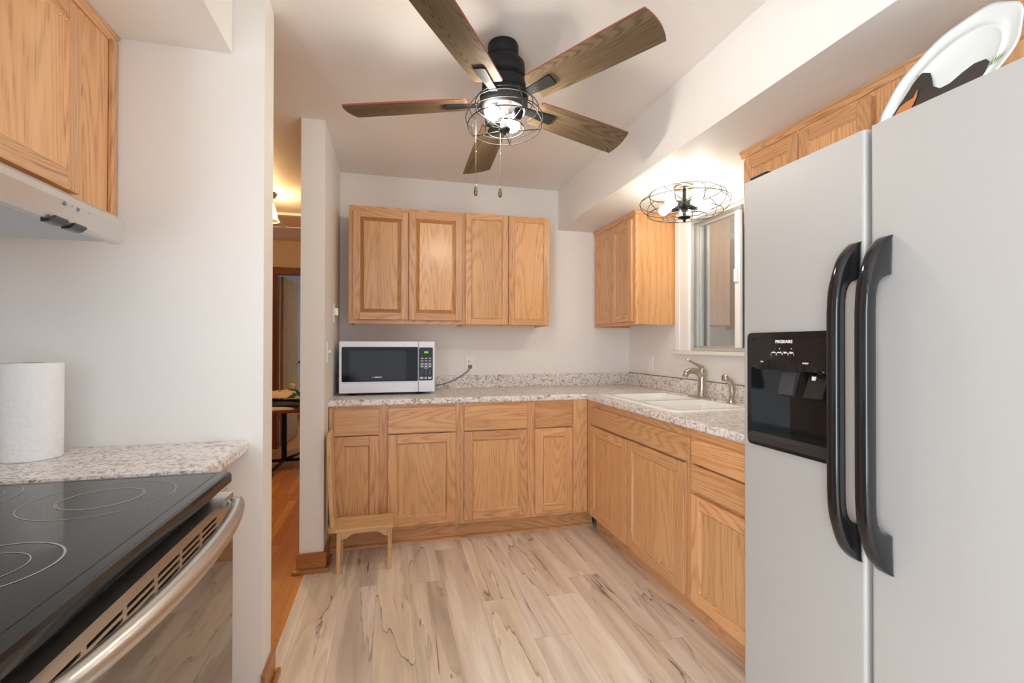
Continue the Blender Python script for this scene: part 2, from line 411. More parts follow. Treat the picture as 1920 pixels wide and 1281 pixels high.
# hall shell
struct('wall_hall_left', MB().box(-3.0, -2.9, YN+0.129, 8.6, 0, ZC, HALLP))
DX0, DX1, DZ = -1.30, -0.56, 2.076
struct('wall_hall_end', MB().box(-2.9, DX0-0.03, 6.15, 6.25, 0, ZC, HALLP).box(DX1+0.03, XL, 6.15, 6.25, 0, ZC, HALLP).box(DX0-0.03, DX1+0.03, 6.15, 6.25, DZ+0.03, ZC, HALLP))
struct('wall_bedroom', MB().box(-3.0, 0.6, 8.5, 8.6, 0, ZC, BLUEP).box(0.5, 0.6, 6.25, 8.5, 0, ZC, BLUEP))
struct('baseboard_bedroom', MB().box(-2.9, 0.5, 8.485, 8.5, 0, 0.09, TRIMW))
area_light('bedroom_area_light', (-0.1, 7.5, 2.35), (0, 0, 0), 0.8, 1.4, 4, (0.86, 0.92, 1.0))  # area panel facing down under the bedroom ceiling, lights the far room
# hall door frame + open door
fr = MB().box(DX0-0.09, DX0-0.005, 6.135, 6.15, 0, DZ+0.08, JAMBW).box(DX1+0.005, DX1+0.09, 6.135, 6.15, 0, DZ+0.08, JAMBW).box(DX0-0.09, DX1+0.09, 6.13, 6.15, DZ+0.005, DZ+0.085, JAMBW)
fr.box(DX0-0.03, DX0, 6.15, 6.25, 0, DZ+0.03, JAMBW).box(DX1, DX1+0.03, 6.15, 6.25, 0, DZ+0.03, JAMBW).box(DX0, DX1, 6.15, 6.25, DZ, DZ+0.03, JAMBW)
fo = struct('trim_1', fr, 'dark stained door frame at the end of the hall')
dth = math.radians(87.0)
dr = thing('door_1', 'wood door standing open at the end of the hall', 'door', (DX0+0.006, 6.26, 0)); dr['kind'] = 'structure'
def rot_door(mb):
    c, s = math.cos(dth), math.sin(dth)
    mb.v = [(DX0+0.006 + (x*c - y*s), 6.26 + (x*s + y*c), z) for x, y, z in mb.v]; return mb
obj('door_slab', rot_door(MB().box(0.002, 0.72, -0.035, 0, 0.012, DZ-0.012, DOORW, 0.002)), dr)
obj('door_knob', rot_door(MB().lathe([(0.026, 0), (0.026, 0.006), (0.011, 0.01), (0.011, 0.03), (0.026, 0.042), (0.028, 0.055), (0.018, 0.066), (0, 0.068)], (0.655, -0.035, 1.0), plain('aged_brass', c4(0.35, 0.25, 0.12), 0.3, 1.0), 18, (0, -1, 0))), dr)
obj('hinge', rot_door(MB().box(-0.004, 0.012, -0.05, -0.034, 1.78, 1.88, plain('hinge_brass', c4(0.45, 0.33, 0.15), 0.35, 1.0))), dr)
struct('ceiling_hatch', MB().box(-1.55, -0.62, 4.90, 5.37, ZC-0.012, ZC, HALLP).box(-1.60, -0.57, 4.85, 4.90, ZC-0.022, ZC, CASING).box(-1.60, -0.57, 5.37, 5.42, ZC-0.022, ZC, CASING).box(-1.10, -1.06, 4.90, 5.37, ZC-0.020, ZC-0.010, CASING).box(-0.62, -0.57, 4.9, 5.37, ZC-0.022, ZC, CASING).box(-1.60, -1.55, 4.9, 5.37, ZC-0.022, ZC, CASING), 'attic hatch panel in the hall ceiling')
# baseboards: stub wall and near wall end
def baseb(mb, x0, x1, y0, y1, face, m=TRIMW):
    return mb
bb = MB().box(XP-0.014, XL+0.014, YP-0.014, YP-0.0005, 0.022, 0.105, TRIMW, 0.003)
bb.box(XL+0.0005, XL+0.014, YP-0.013, YB-0.02, 0.022, 0.105, TRIMW, 0.003)
bb.box(XP-0.034, XL+0.030, YP-0.034, YP-0.0145, 0.0, 0.022, TRIMW, 0.006).box(XL+0.0145, XL+0.030, YP-0.016, YB-0.02, 0.0, 0.022, TRIMW, 0.006)
struct('baseboard_left', bb, 'worn stained baseboard wrapping the stub wall')
bb = MB().box(XN+0.0005, XN+0.014, YN-0.012, YN+0.129+0.014, 0.0, 0.105, TRIMW, 0.003).box(XN+0.0145, XN+0.030, YN-0.02, YN+0.129+0.03, 0.0, 0.022, TRIMW, 0.006)
struct('baseboard_near', bb)
# window over the sink
cas = MB()
cas.box(XR-0.016, XR, WY1, 2.912, WZ0, 2.10, CASING, 0.003).box(XR-0.016, XR, WY0-0.145, WY0, WZ0, 2.10, CASING, 0.003).box(XR-0.017, XR, WY0-0.145, 2.912, WZ1, 2.15, CASING, 0.003)
cas.box(XR-0.020, XR-0.0162, 2.86, 2.912, WZ0, 2.10, CASING, 0.002)
win = thing('window_1', 'sliding window over the sink', 'window', (XR, 2.1, WZ0)); win['kind'] = 'structure'
obj('casing', cas, win)
MARB = plain('marble_sill', srgb(228, 224, 216), 0.25)
obj('sill', MB().box(XR-0.05, XR-0.0005, WY0-0.15, 2.925, WZ0-0.024, WZ0-0.001, MARB, 0.004).box(XR-0.0005, XR+0.158, WY0+0.001, WY1-0.001, WZ0-0.024, WZ0-0.001, MARB), win)
ALU = plain('window_aluminium', srgb(196, 194, 186), 0.4, 0.3)
ALUD = plain('window_track_grey', srgb(150, 152, 150), 0.4, 0.3)
f = MB().box(XR+0.004, XR+0.155, WY1-0.012, WY1-0.001, WZ0, WZ1, ALU).box(XR+0.004, XR+0.155, WY0+0.001, WY0+0.03, WZ0, WZ1, ALU)
f.box(XR+0.004, XR+0.155, WY0+0.03, WY1-0.012, WZ0, WZ0+0.020, ALU).box(XR+0.004, XR+0.155, WY0+0.03, WY1-0.012, WZ1-0.02, WZ1-0.0005, ALU)
f.box(XR+0.020, XR+0.030, WY1-0.026, WY1-0.012, WZ0+0.020, WZ1-0.02, ALUD, 0.002).box(XR+0.084, XR+0.090, WY1-0.022, WY1-0.012, WZ0+0.020, WZ1-0.02, ALU, 0.002)
obj('window_frame', f, win)
def sash(y0, y1, x0, sw):
    zb_, zt_ = WZ0+0.0205, WZ1-0.0205
    m = MB().box(x0, x0+0.018, y0, y0+sw, zb_, zt_, CASING, 0.002).box(x0, x0+0.018, y1-0.010, y1, zb_, zt_, ALU, 0.002)
    m.box(x0, x0+0.018, y0+sw, y1-0.010, zb_, zb_+0.010, ALU, 0.002).box(x0, x0+0.018, y0+sw, y1-0.010, zt_-0.015, zt_, ALU, 0.002)
    s_ = obj('sash', m, win)
    obj('pane', MB().box(x0+0.007, x0+0.011, y0+sw, y1-0.010, zb_+0.010, zt_-0.015, PANE), s_)
    return s_
s1 = sash(2.372, WY1-0.013, XR+0.060, 0.045)
obj('latch', MB().box(XR+0.050, XR+0.060, 2.385, 2.415, 1.62, 1.70, WPLAST, 0.003), s1)
sash(WY0+0.031, 2.42, XR+0.092, 0.035)
# dim grey shell added beyond the window to keep out sky light
SHELL = paint('added_shell_grey', srgb(150, 152, 152))
struct('wall_added_shell', MB().box(2.75, 2.80, 0.6, 4.6, 0.0, ZC, SHELL).box(XR+0.16, 2.75, 4.55, 4.6, 0, ZC, SHELL).box(XR+0.16, 2.75, 0.6, 0.65, 0, ZC, SHELL))
struct('floor_added_shell', MB().box(XR+0.16, 2.75, 0.65, 4.55, -0.05, 0.0, SHELL))
tag(obj('outer_rail', MB().tube([(2.3, 2.96, 0.0), (2.3, 2.96, 1.235), (2.3, 2.945, 1.268), (2.3, 2.91, 1.28), (2.3, 1.6, 1.28), (2.3, 1.6, 0.0)], 0.016, CASING, 10)), 'white tubular rail outside the sink window', 'rail')
struct('ceiling_added_shell', MB().box(XR+0.16, 2.80, 0.6, 4.6, ZC, ZC+0.05, SHELL))

# ------------------------------------------------------------------ cabinets
def door_panel(parent, plane, a0, a1, z0, z1, face, thick=0.019, stile=0.055, raised=False, flip=1, name='door', mats=None, dark=None):
    """A door lying on plane ('y': front faces -y, spans x; 'x': front faces -x (flip=1) or +x (flip=-1), spans y)."""
    vm = OAKZ; hm = OAKX if plane == 'y' else OAKY
    a0, a1 = min(a0, a1), max(a0, a1)
    mb = MB(); f0, f1 = face, face + thick*flip
    def B(m, p0, p1, q0, q1, d0, d1, mat, bev=0.002):
        e0, e1 = face + d0*flip, face + d1*flip
        if plane == 'y': m.box(p0, p1, e0, e1, q0, q1, mat, bev)
        else: m.box(e0, e1, p0, p1, q0, q1, mat, bev)
    B(mb, a0, a0+stile, z0, z1, 0, thick, vm, 0.003); B(mb, a1-stile, a1, z0, z1, 0, thick, vm, 0.003)
    B(mb, a0+stile, a1-stile, z0, z0+stile, 0.0004, thick, hm, 0.002); B(mb, a0+stile, a1-stile, z1-stile, z1, 0.0004, thick, hm, 0.002)
    d = obj(name, mb, parent)
    p = MB()
    i0, i1, j0, j1 = a0+stile, a1-stile, z0+stile, z1-stile
    if raised:
        # cove moulding groove then raised centre field
        B(p, i0, i1, j0, j1, 0.010, 0.016, OAKD, 0.0)
        g = 0.026
        def V(a, z, dd): return (a, face+dd*flip, z) if plane == 'y' else (face+dd*flip, a, z)
        vs = [V(i0+0.006, j0+0.006, 0.010), V(i1-0.006, j0+0.006, 0.010), V(i1-0.006, j1-0.006, 0.010), V(i0+0.006, j1-0.006, 0.010),
              V(i0+g, j0+g, 0.002), V(i1-g, j0+g, 0.002), V(i1-g, j1-g, 0.002), V(i0+g, j1-g, 0.002)]
        p.add(vs[4:], [(0, 1, 2, 3)], OAKP)
        p.add(vs, [(0, 1, 5, 4), (1, 2, 6, 5), (2, 3, 7, 6), (3, 0, 4, 7)], OAKD)
    else:
        def V(a, z, dd): return (a, face+dd*flip, z) if plane == 'y' else (face+dd*flip, a, z)
        g = 0.007
        B(p, i0+g, i1-g, j0+g, j1-g, 0.0085, 0.016, OAKP, 0.0)
        vs = [V(i0, j0, 0.001), V(i1, j0, 0.001), V(i1, j1, 0.001), V(i0, j1, 0.001), V(i0+g, j0+g, 0.0085), V(i1-g, j0+g, 0.0085), V(i1-g, j1-g, 0.0085), V(i0+g, j1-g, 0.0085)]
        p.add(vs, [(0, 1, 5, 4), (1, 2, 6, 5), (2, 3, 7, 6), (3, 0, 4, 7)], OAKZ)
    obj('panel', p, d)
    return d

def drawer_front(parent, plane, a0, a1, z0, z1, face, thick=0.019, flip=1, name='drawer'):
    a0, a1 = min(a0, a1), max(a0, a1)
    m = OAKX if plane == 'y' else OAKY
    mb = MB()
    if plane == 'y': mb.box(a0, a1, face, face+thick*flip, z0, z1, m, 0.004)
    else: mb.box(face, face+thick*flip, a0, a1, z0, z1, m, 0.004)
    return obj(name, mb, parent)

ZK, ZF = 0.117, 0.876
BG = 'base cabinets under the L-shaped worktop'
# back run, left unit
c1 = thing('base_cabinet', 'oak base cabinet below the microwave, left end of back run', 'cabinet', (0.04, YB, 0), BG)
x0, x1 = XL+0.004, 0.428
def frame_y(parent, x0, x1, stiles, rails, y, yb, zk=ZK, zt=ZF):
    mb = MB()
    for a, b in stiles: mb.box(a, b, y, y+0.019, zk, zt, OAKZ, 0.0015)
    for z0, z1 in rails:
        ss = sorted(stiles)
        for (p, q) in zip(ss[:-1], ss[1:]): mb.box(p[1], q[0], y+0.0003, y+0.019, z0, z1, OAKX)
    obj('face_frame', mb, parent)
    b = MB().box(x0, x0+0.016, y+0.019, yb, zk, zt, OAKS).box(x1-0.016, x1, y+0.019, yb, zk, zt, OAKS).box(x0+0.016, x1-0.016, yb-0.01, yb, zk, zt, OAKS).box(x0+0.016, x1-0.016, y+0.019, yb-0.01, zk, zk+0.016, OAKS)
    obj('carcass', b, parent)
    kx = x1 if x1 < 1.0 else 1.3565
    obj('toe_kick', MB().box(x0, kx, y+0.070, y+0.086, 0.0, zk, OAKX).prism([(y+0.070, 0.0), (y+0.053, 0.0), (y+0.055, 0.009), (y+0.061, 0.016), (y+0.070, 0.019)], 'x', x0, kx, OAKX), parent)
frame_y(c1, x0, x1, [(x0, -0.300), (-0.078, 0.002), (0.385, x1)], [(ZK, 0.150), (0.685, 0.715), (0.848, ZF)], YB, YW-0.002)
FD = YB - 0.0195
for a, b in ((-0.319, -0.064), (-0.012, 0.398)):
    drawer_front(c1, 'y', a, b, 0.702, 0.858, FD)
    door_panel(c1, 'y', a, b, 0.139, 0.696, FD)
# back run, right unit with the corner filler
c2 = thing('base_cabinet', 'oak base cabinet on back wall with wide plain filler into the corner', 'cabinet', (0.86, YB, 0), BG)
x0, x1 = 0.4285, 1.2865
frame_y(c2, x0, x1, [(x0, 0.470), (0.850, 0.930), (1.160, x1)], [(ZK, 0.150), (0.685, 0.715), (0.848, ZF)], YB, YW-0.002)
obj('filler_panel', MB().box(1.187, 1.2866, YB-0.006, YB-0.0002, 0.128, ZF, OAKP, 0.001), c2)
for a, b in ((0.451, 0.863), (0.917, 1.176)):
    drawer_front(c2, 'y', a, b, 0.702, 0.858, FD)
    door_panel(c2, 'y', a, b, 0.141, 0.696, FD)
# right run
def frame_x(parent, y0, y1, stiles, rails, x, xb, zk=ZK, zt=ZF, kick=True):
    mb = MB()
    for a, b in stiles: mb.box(x, x+0.019, a, b, zk, zt, OAKZ, 0.0015)
    for z0, z1 in rails:
        ss = sorted(stiles)
        for (p, q) in zip(ss[:-1], ss[1:]): mb.box(x+0.0003, x+0.019, p[1], q[0], z0, z1, OAKY)
    obj('face_frame', mb, parent)
    b = MB().box(x+0.019, xb, y0, y0+0.016, zk, zt, OAKS).box(x+0.019, xb, y1-0.016, y1, zk, zt, OAKS).box(x+0.019, xb, y0+0.016, y1-0.016, zk, zk+0.016, OAKS).box(xb-0.01, xb, y0+0.016, y1-0.016, zk+0.016, zt, OAKS)
    obj('carcass', b, parent)
    if kick: obj('toe_kick', MB().box(x+0.070, x+0.086, y0, y1, 0.0, zk, OAKY), parent)
FX = XB - 0.0195
c3 = thing('sink_base_cabinet', 'oak sink cabinet with two doors under one long false drawer front', 'cabinet', (XB, 2.38, 0), BG)
frame_x(c3, 1.829, YB-0.004, [(1.829, 1.865), (2.36, 2.41), (2.85, YB-0.008)], [(ZK, 0.150), (0.69, 0.74), (0.815, ZF)], XB, XR-0.002)
drawer_front(c3, 'x', 1.817, 2.866, 0.730, 0.838, FX, name='false_front')
door_panel(c3, 'x', 2.395, 2.880, 0.132, 0.716, FX)
door_panel(c3, 'x', 1.858, 2.384, 0.132, 0.720, FX)
c4_ = thing('drawer_base_cabinet', 'oak base cabinet with two stacked drawers over a door, beside the fridge', 'cabinet', (XB, 1.56, 0), BG)
frame_x(c4_, 1.285, 1.8285, [(1.285, 1.33), (1.79, 1.8285)], [(ZK, 0.150), (0.585, 0.63), (0.71, 0.75), (0.815, ZF)], XB, XR-0.002)
drawer_front(c4_, 'x', 1.305, 1.803, 0.734, 0.838, FX); drawer_front(c4_, 'x', 1.305, 1.803, 0.616, 0.726, FX)
door_panel(c4_, 'x', 1.305, 1.806, 0.132, 0.597, FX)

# wall cabinets
WG = 'wall cabinets'
u1 = thing('wall_cabinet', 'oak wall cabinet with two raised-panel doors above the microwave', 'cabinet', (0.12, YW, 1.38), WG)
def wall_unit_y(parent, x0, x1, z0, z1, yf, stiles, rails):
    mb = MB()
    for a, b in stiles: mb.box(a, b, yf, yf+0.019, z0, z1, OAKZ, 0.0015)
    ss = sorted(stiles)
    for q0, q1 in rails:
        for (p, q) in zip(ss[:-1], ss[1:]): mb.box(p[1], q[0], yf+0.0003, yf+0.019, q0, q1, OAKX)
    obj('face_frame', mb, parent)
    obj('carcass', MB().box(x0, x0+0.014, yf+0.019, YW-0.001, z0, z1, OAKS).box(x1-0.014, x1, yf+0.019, YW-0.001, z0, z1, OAKS).box(x0+0.014, x1-0.014, yf+0.019, YW-0.001, z0+0.012, z0+0.024, OAKS).box(x0+0.014, x1-0.014, yf+0.019, YW-0.001, z1-0.014, z1, OAKS).box(x0+0.014, x1-0.014, YW-0.008, YW-0.001, z0+0.024, z1-0.014, OAKS), parent)
wall_unit_y(u1, -0.268, 0.5035, 1.383, 2.165, 3.285, [(-0.268, -0.222), (0.098, 0.138), (0.468, 0.5035)], [(1.383, 1.425), (2.115, 2.165)])
door_panel(u1, 'y', -0.240, 0.1145, 1.410, 2.133, 3.2655, stile=0.045, raised=True)
door_panel(u1, 'y', 0.1205, 0.482, 1.410, 2.143, 3.2655, stile=0.045, raised=True)
u2 = thing('wall_cabinet', 'oak wall cabinet with two flat-panel doors, right one of the pair on back wall', 'cabinet', (0.81, YW, 1.38), WG)
wall_unit_y(u2, 0.504, 1.122, 1.380, 2.168, 3.285, [(0.504, 0.545), (0.79, 0.836), (1.08, 1.122)], [(1.380, 1.425), (2.115, 2.168)])
door_panel(u2, 'y', 0.507, 0.810, 1.384, 2.164, 3.2655, stile=0.040)
door_panel(u2, 'y', 0.817, 1.119, 1.384, 2.164, 3.2655, stile=0.040)

def wall_unit_x(parent, y0, y1, z0, z1, xf, xb, stiles, rails, flip=1):
    mb = MB(); g = 0.019*flip
    for a, b in stiles: mb.box(xf, xf+g, a, b, z0, z1, OAKZ, 0.0015)
    ss = sorted(stiles)
    for q0, q1 in rails:
        for (p, q) in zip(ss[:-1], ss[1:]): mb.box(xf+0.0003*flip, xf+g, p[1], q[0], q0, q1, OAKY)
    obj('face_frame', mb, parent)
    xa = xf+g
    obj('carcass', MB().box(xa, xb, y0, y0+0.014, z0, z1, OAKS).box(xa, xb, y1-0.014, y1, z0, z1, OAKS).box(xa, xb, y0+0.014, y1-0.014, z0+0.012, z0+0.024, OAKS).box(xa, xb, y0+0.014, y1-0.014, z1-0.014, z1, OAKS).box(xb-0.006*flip, xb, y0+0.014, y1-0.014, z0+0.024, z1-0.014, OAKS), parent)
CORN = [(0, 0), (-0.016, 0), (-0.016, -0.006), (-0.010, -0.012), (-0.004, -0.030), (0, -0.030)]
u3 = thing('wall_cabinet', 'oak wall cabinet on the right wall between the corner and window', 'cabinet', (1.78, 3.25, 1.38), WG)
wall_unit_x(u3, 2.932, YW-0.002, 1.386, ZS-0.001, 1.628, XR-0.001, [(2.932, 2.985), (3.24, 3.28), (3.545, YW-0.002)], [(1.386, 1.415), (2.10, ZS-0.001)])
door_panel(u3, 'x', 3.268, 3.545, 1.406, 2.115, 1.6085, stile=0.05)
door_panel(u3, 'x', 2.962, 3.257, 1.406, 2.115, 1.6085, stile=0.05)
obj('crown_moulding', MB().prism([(1.628+a, ZS-0.001+b) for a, b in CORN], 'y', 2.918, YW-0.002, OAKY).box(1.628, XR-0.001, 2.922, 2.9318, ZS-0.022, ZS-0.001, OAKX, 0.002), u3)
# over the fridge: two units
FZ = 1.80
for i, (y0, y1, doors, lab) in enumerate((
        (1.175, 1.912, ((1.592, 1.897), (1.285, 1.587)), 'oak wall cabinet over the freezer door, left one of the pair above fridge'),
        (0.36, 1.1745, ((0.79, 1.075), (0.40, 0.785)), 'oak wall cabinet behind the white platter, right one of the pair above fridge'))):
    u = thing('fridge_top_cabinet', lab, 'cabinet', (1.8, (y0+y1)/2, FZ), WG)
    st = [(y0, y0+0.125), (sum(doors[0])/4+sum(doors[1])/4-0.02, sum(doors[0])/4+sum(doors[1])/4+0.02), (y1-0.03, y1)]
    wall_unit_x(u, y0, y1, FZ, ZS-0.001, 1.640, XR-0.001 if y1 < 1.3 else XR-0.022, st, [(FZ, FZ+0.03), (2.10, ZS-0.001)])
    for a, b in doors: door_panel(u, 'x', a, b, FZ+0.012, 2.118, 1.6205, stile=0.052)
    obj('crown_moulding', MB().prism([(1.640+a*1.2, ZS-0.001+b) for a, b in CORN], 'y', y0, y1+(0.014 if i == 0 else 0), OAKY), u)

# over the stove
u4 = thing('wall_cabinet', 'oak wall cabinet over the range hood', 'cabinet', (-1.03, 1.2, 1.66), WG)
wall_unit_x(u4, 0.838, YN-0.002, 1.655, 2.238, -0.870, -1.199, [(0.838, 0.88), (1.20, 1.24), (1.57, 1.770)], [(1.655, 1.69), (2.16, 2.238)], flip=-1)
door_panel(u4, 'x', 1.222, 1.600, 1.665, 2.180, -0.8505, stile=0.052, flip=-1)
door_panel(u4, 'x', 0.842, 1.216, 1.665, 2.180, -0.8505, stile=0.052, flip=-1)
obj('scribe_strip', MB().box(-0.870, -0.858, 1.770, YN-0.002, 1.655, 2.215, OAKZ, 0.002), u4)
obj('crown_moulding', MB().prism([(-0.8695-a*0.9, 2.238+b*0.9) for a, b in CORN], 'y', 0.84, YN-0.002, OAKY), u4)

# range hood
hd = thing('range_hood', 'stainless under-cabinet range hood above the stove', 'hood', (-0.95, 1.22, 1.53))
HY0, HY1 = 0.842, 1.600
hp = [(-1.198, 1.652), (-0.852, 1.652), (-0.765, 1.612), (-0.746, 1.598), (-0.740, 1.580), (-0.748, 1.535), (-0.755, 1.530), (-0.775, 1.530), (-0.775, 1.538), (-1.198, 1.538)]
obj('hood_shell', MB().prism(hp, 'y', HY0, HY1, HOODM, 0.0015), hd)
obj('underside', MB().box(-1.196, -0.776, HY0+0.004, HY1-0.004, 1.5355, 1.5378, HOODU), hd, 'pale grey hood underside')
for yy in (1.325, 1.395):
    obj('rocker_switch', MB().prism([(-0.757, 1.531), (-0.741, 1.538), (-0.739, 1.533), (-0.749, 1.524), (-0.757, 1.522), (-0.768, 1.522), (-0.768, 1.531)], 'y', yy-0.024, yy+0.024, BLACKG, 0.001), hd, 'black rocker switch')
for yy, k in ((1.335, 6), (1.362, 1), (1.386, 3), (1.43, 1)):
    ic = MB()
    ic.lathe([(0.0014, 0), (0.0014, 0.0004), (0, 0.0004)], (-0.7406, yy, 1.574), GREYB, 8, (1, 0, 0.1))
    for q in range(k if k > 1 else 0):
        a = 2*PI*q/k + 0.5
        ic.tube([(-0.7404, yy, 1.574), (-0.7404, yy+0.0055*math.cos(a), 1.574+0.0055*math.sin(a))], 0.0013, GREYB, 6)
    obj('control_icon', ic, hd, 'small grey symbol')

# ------------------------------------------------------------------ worktops
def bullnose(y_or_x, lo, hi, r, outward):
    pts = []
    for i in range(7):
        a = PI/2*i/6
        pts.append((y_or_x + outward*(r*math.sin(a)-r), hi - r + r*math.cos(a)))
    return pts
wt = thing('worktop', 'L-shaped speckled laminate worktop along back wall and right wall', 'worktop', (0.8, 3.2, ZF))
YC, XC = 2.958, 1.272
ZB = CT - 0.038
SX0, SX1, SY0, SY1 = 1.352, 1.868, 2.04, 2.85     # cut-out for the sink
m = MB()
def nose(mb, axis, a0, a1, front):
    r = 0.014
    prof = [(front+0.04, ZB), (front+0.004, ZB), (front, ZB+0.006)]
    for i in range(7):
        a = PI/2*i/6; prof.append((front + r - r*math.cos(a), CT - r + r*math.sin(a)))
    prof.append((front+0.04, CT))
    mb.prism(prof, axis, a0, a1, GRAN, smooth=False)
nose(m, 'x', XL+0.001, XC+0.04, YC)
m.box(XL+0.001, XC+0.04, YC+0.04, YW-0.001, ZB, CT, GRAN)
nose(m, 'y', 1.285, YC+0.04, XC)
m.box(XC+0.04, SX0, 1.285, YW-0.001, ZB, CT, GRAN).box(SX1, XR-0.001, 1.285, YW-0.001, ZB, CT, GRAN).box(SX0, SX1, 1.285, SY0, ZB, CT, GRAN).box(SX0, SX1, SY1, YW-0.001, ZB, CT, GRAN)
obj('top', m, wt)
DK = plain('dark_caulk', srgb(70, 62, 58), 0.6)
b = MB().box(XL+0.001, XR-0.020, YW-0.020, YW-0.001, CT, CT+0.098, GRAN, 0.003).box(XR-0.020, XR-0.001, 1.285, YW-0.001, CT, CT+0.098, GRAN, 0.003)
b.box(XR-0.008, XR-0.0008, 1.285, YW-0.02, CT+0.098, CT+0.1015, DK)
obj('backsplash', b, wt)
# small worktop between stove and near wall
st_ = thing('worktop', 'small speckled laminate worktop between the stove and white wall', 'worktop', (-0.8, 1.6, ZF))
m = MB()
r = 0.014; prof = [(-0.52, ZB), (-0.474, ZB), (-0.470, ZB+0.006)]
for i in range(7):
    a = PI/2*i/6; prof.append((-0.470 - r + r*math.cos(a), CT - r + r*math.sin(a)))
prof.append((-0.52, CT))
m.prism(prof, 'y', 1.405, YN-0.001, GRAN).box(-1.199, -0.52, 1.405, YN-0.001, ZB, CT, GRAN)
obj('top', m, st_)
c5 = thing('base_cabinet', 'narrow oak base cabinet under the small worktop by the stove', 'cabinet', (-0.8, 1.6, 0), BG)
obj('carcass', MB().box(-1.199, -0.569, 1.36, YN-0.002, ZK, ZF-0.0005, OAKS).box(-1.199, -0.63, 1.37, YN-0.002, 0, ZK, OAKY), c5)
obj('face_frame', MB().box(-0.569, -0.550, 1.36, 1.40, ZK, ZF-0.0005, OAKZ).box(-0.569, -0.550, YN-0.04, YN-0.002, ZK, ZF-0.0005, OAKZ).box(-0.569, -0.5503, 1.40, YN-0.04, 0.848, ZF-0.0005, OAKY).box(-0.569, -0.5503, 1.40, YN-0.04, ZK, 0.15, OAKY), c5)
drawer_front(c5, 'x', 1.385, 1.785, 0.702, 0.84, -0.5305, flip=-1)
door_panel(c5, 'x', 1.385, 1.785, 0.139, 0.69, -0.5305, flip=-1)

# ------------------------------------------------------------------ stove
sv = thing('stove', 'black glass-top electric stove with stainless oven door', 'stove', (-0.79, 0.955, 0))
S0, S1, SX = 0.580, 1.335, -0.385
obj('body', MB().box(-1.19, -0.43, S0+0.004, S1-0.004, 0.02, 0.894, BLACKS, 0.003), sv)
ct_ = MB()
cp = [(-1.19, 0.8945), (SX-0.004, 0.8945), (SX, 0.900), (SX, 0.917), (SX-0.004, 0.923), (SX-0.010, 0.925), (-1.19, 0.925)]
ct_.prism(cp, 'y', S0, S1, DGLASS, 0.006, 3)
COOK = obj('cooktop', ct_, sv, 'black glass cooktop')
line = MB()
FRM = plain('cooktop_edge_dark', c4(0.003, 0.003, 0.003), 0.3)
line.box(SX-0.030, SX-0.028, S0+0.03, S1-0.018, 0.9251, 0.9254, FRM).box(-1.15, SX-0.028, S1-0.019, S1-0.017, 0.9251, 0.9254, FRM)
obj('edge_line', line, COOK)
def ring_flat(mb, cx, cy, r0, r1, z):
    n = 72; vs = []; fs = []
    for i in range(n):
        a = 2*PI*i/n; vs += [(cx+r0*math.cos(a), cy+r0*math.sin(a), z), (cx+r1*math.cos(a), cy+r1*math.sin(a), z)]
    for i in range(n):
        j = (i+1) % n; fs.append((2*i, 2*i+1, 2*j+1, 2*j))
    mb.add(vs, fs, RING)
for (cx, cy, rs) in ((-0.576, 1.160, (0.126, 0.072, 0.069)), (-0.570, 0.832, (0.100, 0.062)), (-0.885, 1.205, (0.128, 0.10)), (-0.88, 0.80, (0.10, 0.065))):
    mb = MB()
    for r in rs: ring_flat(mb, cx, cy, r-(0.0032 if abs(cx+0.570) < 0.003 and r > 0.09 else 0.0017), r, 0.9255)
    obj('burner_ring', mb, COOK, 'pale printed burner ring')
dx = -0.382
od = MB()
# stainless vent strip with three rows of slots, built as bars around real gaps
V0, V1 = 0.800, 0.872
groups = [(0.640+0.098*i, 0.640+0.098*i+0.086) for i in range(6)]
groups = [(a, b_) for a, b_ in groups]
slz = [(0.8215, 0.8275), (0.8335, 0.8395), (0.8455, 0.8515)]
ys = [S0+0.002] + [q for g in groups for q in g] + [S1-0.002]
for i in range(0, len(ys), 2): od.box(dx-0.004, dx, ys[i], ys[i+1], V0, V1, STEEL)
for a, b_ in groups:
    zz = [V0] + [q for s_ in slz for q in s_] + [V1]
    for i in range(0, len(zz), 2): od.box(dx-0.004, dx, a, b_, zz[i], zz[i+1], STEEL)
od.box(dx-0.04, dx, S0+0.002, S1-0.002, V1, V1+0.001, STEEL).box(dx-0.04, dx-0.0302, S0+0.002, S1-0.002, V0, V1, BLACKM)
od.box(dx-0.03, dx, S1-0.0035, S1-0.002, V0, V1, STEEL)
od.box(dx-0.04, dx-0.006, S0+0.002, S1-0.002, 0.235, V0, BLACKS)
DOOR = obj('oven_door', od, sv)
obj('oven_window', MB().box(dx-0.006, dx, S0+0.002, S1-0.002, 0.235, V0-0.0005, OGLASS, 0.001), DOOR, 'dark reflective oven window')
hb = []
for i in range(25):
    t = i/24; y = S0+0.035 + (S1-S0-0.07)*t
    hb.append((dx + 0.018 + 0.040*(1-(2*t-1)**2)**0.8, y, 0.856))
hm = MB().tube(hb, [0.0145+0.004*(1-(2*i/24-1)**2) for i in range(25)], STEEL, 16)
for yy in (S0+0.04, S1-0.04): hm.tube([(dx-0.002, yy, 0.856), (dx+0.024, yy, 0.856)], 0.013, STEEL, 12)
obj('handle', hm, DOOR, 'bowed stainless oven handle')
obj('storage_drawer', MB().box(dx-0.04, dx, S0+0.002, S1-0.002, 0.03, 0.228, BLACKS, 0.004), sv)

